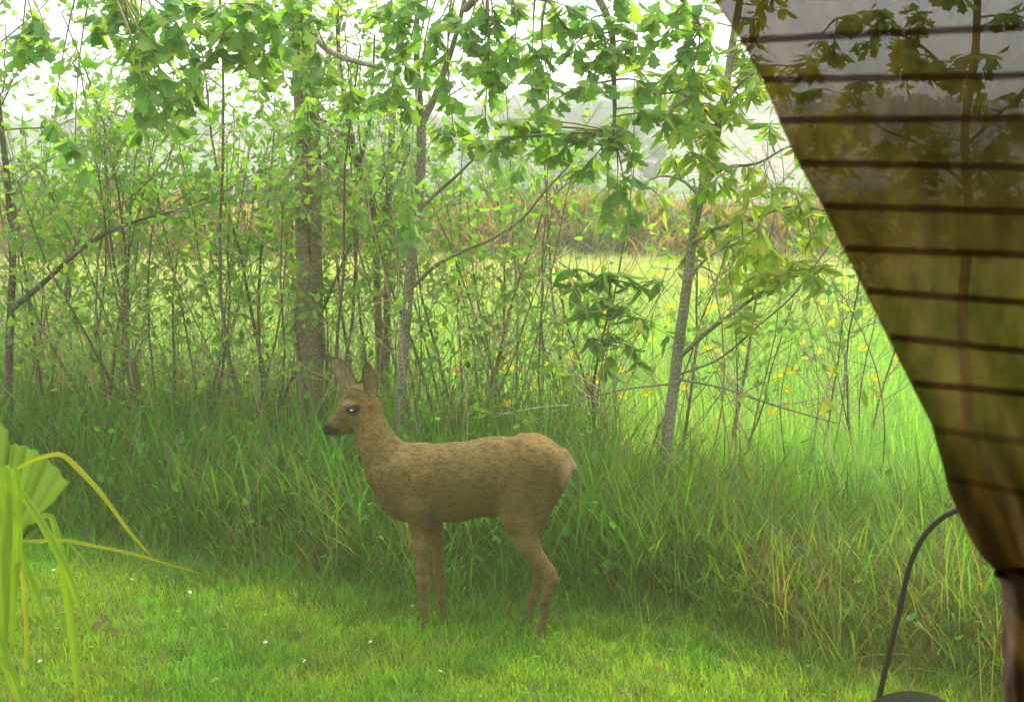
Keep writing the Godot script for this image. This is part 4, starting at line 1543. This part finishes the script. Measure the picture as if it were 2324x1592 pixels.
func garden_chair() -> void:
	var d := 2.2
	var root := thing("garden_chair", "dark metal garden chair, its bent tube arching behind the curtain's edge", "chair", Vector3(V(2100, 1300, d).x, 0, -d))
	var frame := []
	for q in [[1962, 1760], [1992, 1600], [2006, 1535], [2026, 1450], [2045, 1370], [2063, 1290], [2090, 1226], [2128, 1182], [2172, 1157], [2240, 1145], [2330, 1150], [2420, 1175], [2480, 1230], [2510, 1300], [2530, 1450], [2550, 1600]]:
		frame.append(V(q[0], q[1], d) - root.position)
	var c := Curve3D.new()
	for p in frame:
		c.add_point(p)
	for i in frame.size():
		var a: Vector3 = frame[maxi(i - 1, 0)]
		var b: Vector3 = frame[mini(i + 1, frame.size() - 1)]
		c.set_point_in(i, (a - b) / 6.0)
		c.set_point_out(i, (b - a) / 6.0)
	var pts := [Vector3(frame[0].x - 0.02, 0.0, 0.12)]
	var rad := [0.0045]
	for k in 49:
		pts.append(c.sample_baked(c.get_baked_length() * k / 48.0, true))
		rad.append(0.0045)
	pts.append(Vector3(frame[15].x + 0.02, 0.0, 0.12))
	rad.append(0.0045)
	var mb := Mb.new()
	mb.tube(pts, rad, 12, Color(0.022, 0.02, 0.018))
	part("tube_frame", mb.mesh(), mats.metal, root)
	# seat cushion and its front legs
	var cu := Mb.new()
	var n := 16
	for j in n + 1:
		for i in n + 1:
			var u := float(i) / n * 2.0 - 1.0
			var w := float(j) / n * 2.0 - 1.0
			var puff := pow(maxf((1.0 - pow(absf(u), 4.0)) * (1.0 - pow(absf(w), 4.0)), 0.0), 0.5)
			var dome := 1.0 - 0.35 * u * u - 0.25 * pow(u, 6.0) if w > 0.0 else 1.0
			cu.vert(Vector3(u * 0.125, w * 0.20 * dome, 0.015 + 0.035 * puff), Color(0.06, 0.09, 0.065))
	for j in n:
		for i in n:
			var a := j * (n + 1) + i
			cu.quad(a, a + n + 1, a + n + 2, a + 1)
	var top := V(2075, 1568, d - 0.05)
	part("back_cushion", cu.mesh(), mats.fabric, root, Transform3D(Basis(Vector3.RIGHT, -0.12), Vector3(top.x + 0.0, top.y - 0.21, 0.03) - Vector3(root.position.x, 0, 0)))
	var seat := Mb.new()
	seat.box(Vector3(-0.2, 0.36, 0.02), Vector3(0.26, 0.40, 0.44), Color(0.06, 0.06, 0.055))
	part("seat", seat.mesh(), mats.fabric, root)
	for s in [-0.19, 0.25]:
		var lg := Mb.new()
		lg.tube([Vector3(s, 0.0, 0.43), Vector3(s, 0.36, 0.42)], [0.0068, 0.0068], 8, Color(0.05, 0.048, 0.045))
		part("leg", lg.mesh(), mats.metal, root)


# ------------------------------------------------------------------ the curtain
var left_edge := [[-900, 1130], [-400, 1392], [-60, 1588], [0, 1620], [90, 1680], [180, 1730], [290, 1775], [370, 1812], [470, 1868], [570, 1917], [670, 1967], [770, 2017], [880, 2072], [960, 2113], [1050, 2138], [1110, 2152], [1180, 2182], [1240, 2212], [1275, 2238], [1300, 2268], [1340, 2274], [1700, 2282], [2400, 2290]]


func curtain_left(vy: float) -> float:
	for k in left_edge.size() - 1:
		if vy <= left_edge[k + 1][0]:
			return lerpf(left_edge[k][1], left_edge[k + 1][1], (vy - left_edge[k][0]) / (left_edge[k + 1][0] - left_edge[k][0]))
	return left_edge[-1][1]


func curtain_depth(vx: float, vy: float) -> float:
	var base := 1.40 - 0.265 * (vx - 1620.0) / 1000.0
	base = maxf(base, 1.12)
	var gather := smoothstep(700.0, 1250.0, vy)
	var f := 0.004 * sin(vx * 0.018 + vy * 0.004)
	f += gather * 0.008 * sin((vx - 2300.0) * 0.05 + (vy - 1300.0) * -0.028)
	f += 0.010 * smoothstep(-200.0, 900.0, vy) * sin(7.0 * (vx - curtain_left(vy)) / (2900.0 - curtain_left(vy)) * 3.1)
	if vy > 1300:
		f += 0.012 * sin(vx * 0.07)
	return base + f


func curtain() -> void:
	var root := thing("curtain", "sheer dark brown striped curtain drawn back to the right of window", "curtain", Vector3(0.55, 1.0, -1.3))
	var mb := Mb.new()
	var rows := []
	for k in 106:
		rows.append(-900.0 + k * 30.0)
	var cols := 44
	for vy in rows:
		var l := curtain_left(vy)
		for i in cols + 1:
			var u := pow(float(i) / cols, 1.4)
			var vx := lerpf(l, 3150.0, u)
			var g := smoothstep(820.0, 1200.0, vy)
			var c := Color(0.44, 0.36, 0.16, lerpf(0.90, 0.95, smoothstep(0.0, 420.0, vy))).lerp(Color(0.33, 0.245, 0.155, 0.997), g)
			if vy > 1305.0:
				c = Color(0.44, 0.31, 0.24, 0.99)
			if i == 0:
				c.a = 0.95
			mb.vert(V(vx, vy, curtain_depth(vx, vy)) - root.position, c)
	for j in rows.size() - 1:
		for i in cols:
			var a := j * (cols + 1) + i
			mb.quad(a, a + 1, a + cols + 2, a + cols + 1)
	part("cloth", mb.mesh(), mats.cloth, root)
	for s in [[-36, -62], [92, 62], [181, 172], [273, 268], [370, 379], [467, 481], [564, 579], [661, 686], [765, 797], [870, 893], [974, 1004], [1085, 1120]]:
		var bb := Mb.new()
		var x0 := curtain_left((s[0] * 3 + s[1]) / 4.0 + 4.0)
		for i in 40:
			var vx := lerpf(x0 + 1.0, 3150.0, i / 39.0)
			var vy := lerpf(s[0], s[1], (vx - x0) / (2323.0 - x0))
			var wob := 2.0 * noise.get_noise_1d(vx * 0.02 + s[0])
			var al := 0.85 if s[0] < 900 else 0.5
			for e in [[-12.0, 0.0], [-6.0, al], [5.0, al], [11.0, 0.0]]:
				bb.vert(V(vx, vy + e[0] + wob, curtain_depth(vx, vy + e[0]) - 0.004) - root.position, Color(0.22, 0.10, 0.06, e[1]))
		for i in 39:
			for j in 3:
				var a := i * 4 + j
				bb.quad(a, a + 4, a + 5, a + 1)
		part("stripe", bb.mesh(), mats.band, root)
	var tb := Mb.new()
	var ring := []
	var rr := []
	for k in 21:
		var vx := lerpf(2262.0, 3150.0, k / 20.0)
		ring.append(V(vx, 1300 - 60.0 * k / 20.0, curtain_depth(vx, 1300) + 0.004) - root.position)
		rr.append(0.004)
	tb.tube(ring, rr, 8, Color(0.25, 0.15, 0.10))
	part("tieback", tb.mesh(), mats.cloth, root)
	var rl := thing("curtain_rail", "wooden curtain rail above the window", "rail", Vector3(0, 2.14, -1.3))
	var rb := Mb.new()
	rb.tube([Vector3(-1.4, 0, 0.02), Vector3(1.2, 0, 0.02)], [0.014, 0.014], 10, Color(0.15, 0.09, 0.05))
	part("pole", rb.mesh(), mats.plain, rl)


# ------------------------------------------------------------------ flowers
func flowers() -> void:
	var first: Node3D = null
	var spots := []
	for k in 140:
		var d := 7.0 + 9.5 * pow(rng.randf(), 1.4)
		spots.append(Vector3(rf(-0.05, 0.30) * d, 0, -d))
	for k in 14:
		var d := rf(8.9, 13.0)
		spots.append(Vector3(rf(-0.34, -0.05) * d, 0, -d))
	for s in spots:
		if first == null:
			first = thing("buttercup", "small yellow buttercup standing in the long field grass", "flower", s, "buttercups in the field")
			var st := Mb.new()
			st.tube([Vector3.ZERO, Vector3(0.02, 0.2, 0), Vector3(0.01, 0.50, 0)], [0.0022, 0.002, 0.0016], 4, Color(0.2, 0.4, 0.06))
			part("stem", st.mesh(), mats.twig, first)
			var fl := Mb.new()
			for k in 5:
				var a := TAU * k / 5.0
				var o := Vector3(cos(a), 0, sin(a))
				var sd := Vector3(-o.z, 0, o.x)
				var c := Color(0.95, 0.72, 0.02)
				var b := fl.vert(Vector3.ZERO, c)
				fl.vert(o * 0.020 + sd * 0.017 + Vector3(0, 0.017, 0), c)
				fl.vert(o * 0.027 + Vector3(0, 0.032, 0), c)
				fl.vert(o * 0.020 - sd * 0.017 + Vector3(0, 0.017, 0), c)
				fl.quad(b, b + 1, b + 2, b + 3)
			part("flower", fl.mesh(), mats.grass, first, Transform3D(Basis(Vector3.RIGHT, 0.4), Vector3(0.01, 0.50, 0)))
		else:
			var n: Node3D = first.duplicate()
			n.name = numbered("buttercup")
			add_child(n, true)
			n.position = s
			n.rotation = Vector3(rf(-0.1, 0.15), rf(-1.2, 1.2), rf(-0.1, 0.1))
			n.scale = Vector3.ONE * rf(0.85, 1.15)
	for q in [[185, 1430, 0.075, "curled brown dead leaf on the lawn, largest of the few near the palm"], [240, 1442, 0.055, "small pale brown dead leaf on the lawn right of the palm's straps"], [208, 1462, 0.06, "brown dead leaf on the lawn just below the largest one"], [262, 1472, 0.045, "tiny tan dead leaf on the lawn farthest right of the palm"]]:
		var o := part("dead_leaf", leaf_mesh("ovate", 1), leaf_mat(tint(Color(0.26, 0.16, 0.09), 0.2)), self, Transform3D(Basis(Vector3.UP, rf(0, TAU)) * Basis(Vector3.RIGHT, 1.2).scaled(Vector3.ONE * q[2]), G(q[0], q[1]) + Vector3(0, 0.045, 0)))
		tag(o, q[3], "leaf")
	first = null
	for q in [[120, 1308], [935, 1392], [690, 1517], [661, 1506], [600, 1476], [565, 1450], [410, 1335], [430, 1360], [300, 1330], [870, 1500], [690, 1520], [840, 1475], [90, 1520], [1000, 1545], [560, 1560]]:
		var g := G(q[0], q[1] + 14)
		if first == null:
			first = thing("daisy", "tiny white daisy in the mown lawn", "flower", g, "daisies in the lawn")
			var st := Mb.new()
			st.tube([Vector3.ZERO, Vector3(0.004, 0.05, 0)], [0.001, 0.001], 4, Color(0.2, 0.4, 0.06))
			part("stem", st.mesh(), mats.twig, first)
			var fl := Mb.new()
			var m := fl.vert(Vector3.ZERO, Color(0.8, 0.6, 0.1))
			for k in 14:
				var a := TAU * k / 14.0
				fl.vert(Vector3(cos(a) * 0.0065, 0.002 * (k % 2), sin(a) * 0.0065), Color(0.85, 0.82, 0.8))
			for k in 14:
				fl.tri(m, m + 1 + k, m + 1 + (k + 1) % 14)
			part("flower", fl.mesh(), mats.plain, first, Transform3D(Basis(Vector3.RIGHT, 0.5), Vector3(0.004, 0.052, 0)))
		else:
			var n: Node3D = first.duplicate()
			n.name = numbered("daisy")
			add_child(n, true)
			n.position = g
			n.rotation.y = rf(0, TAU)
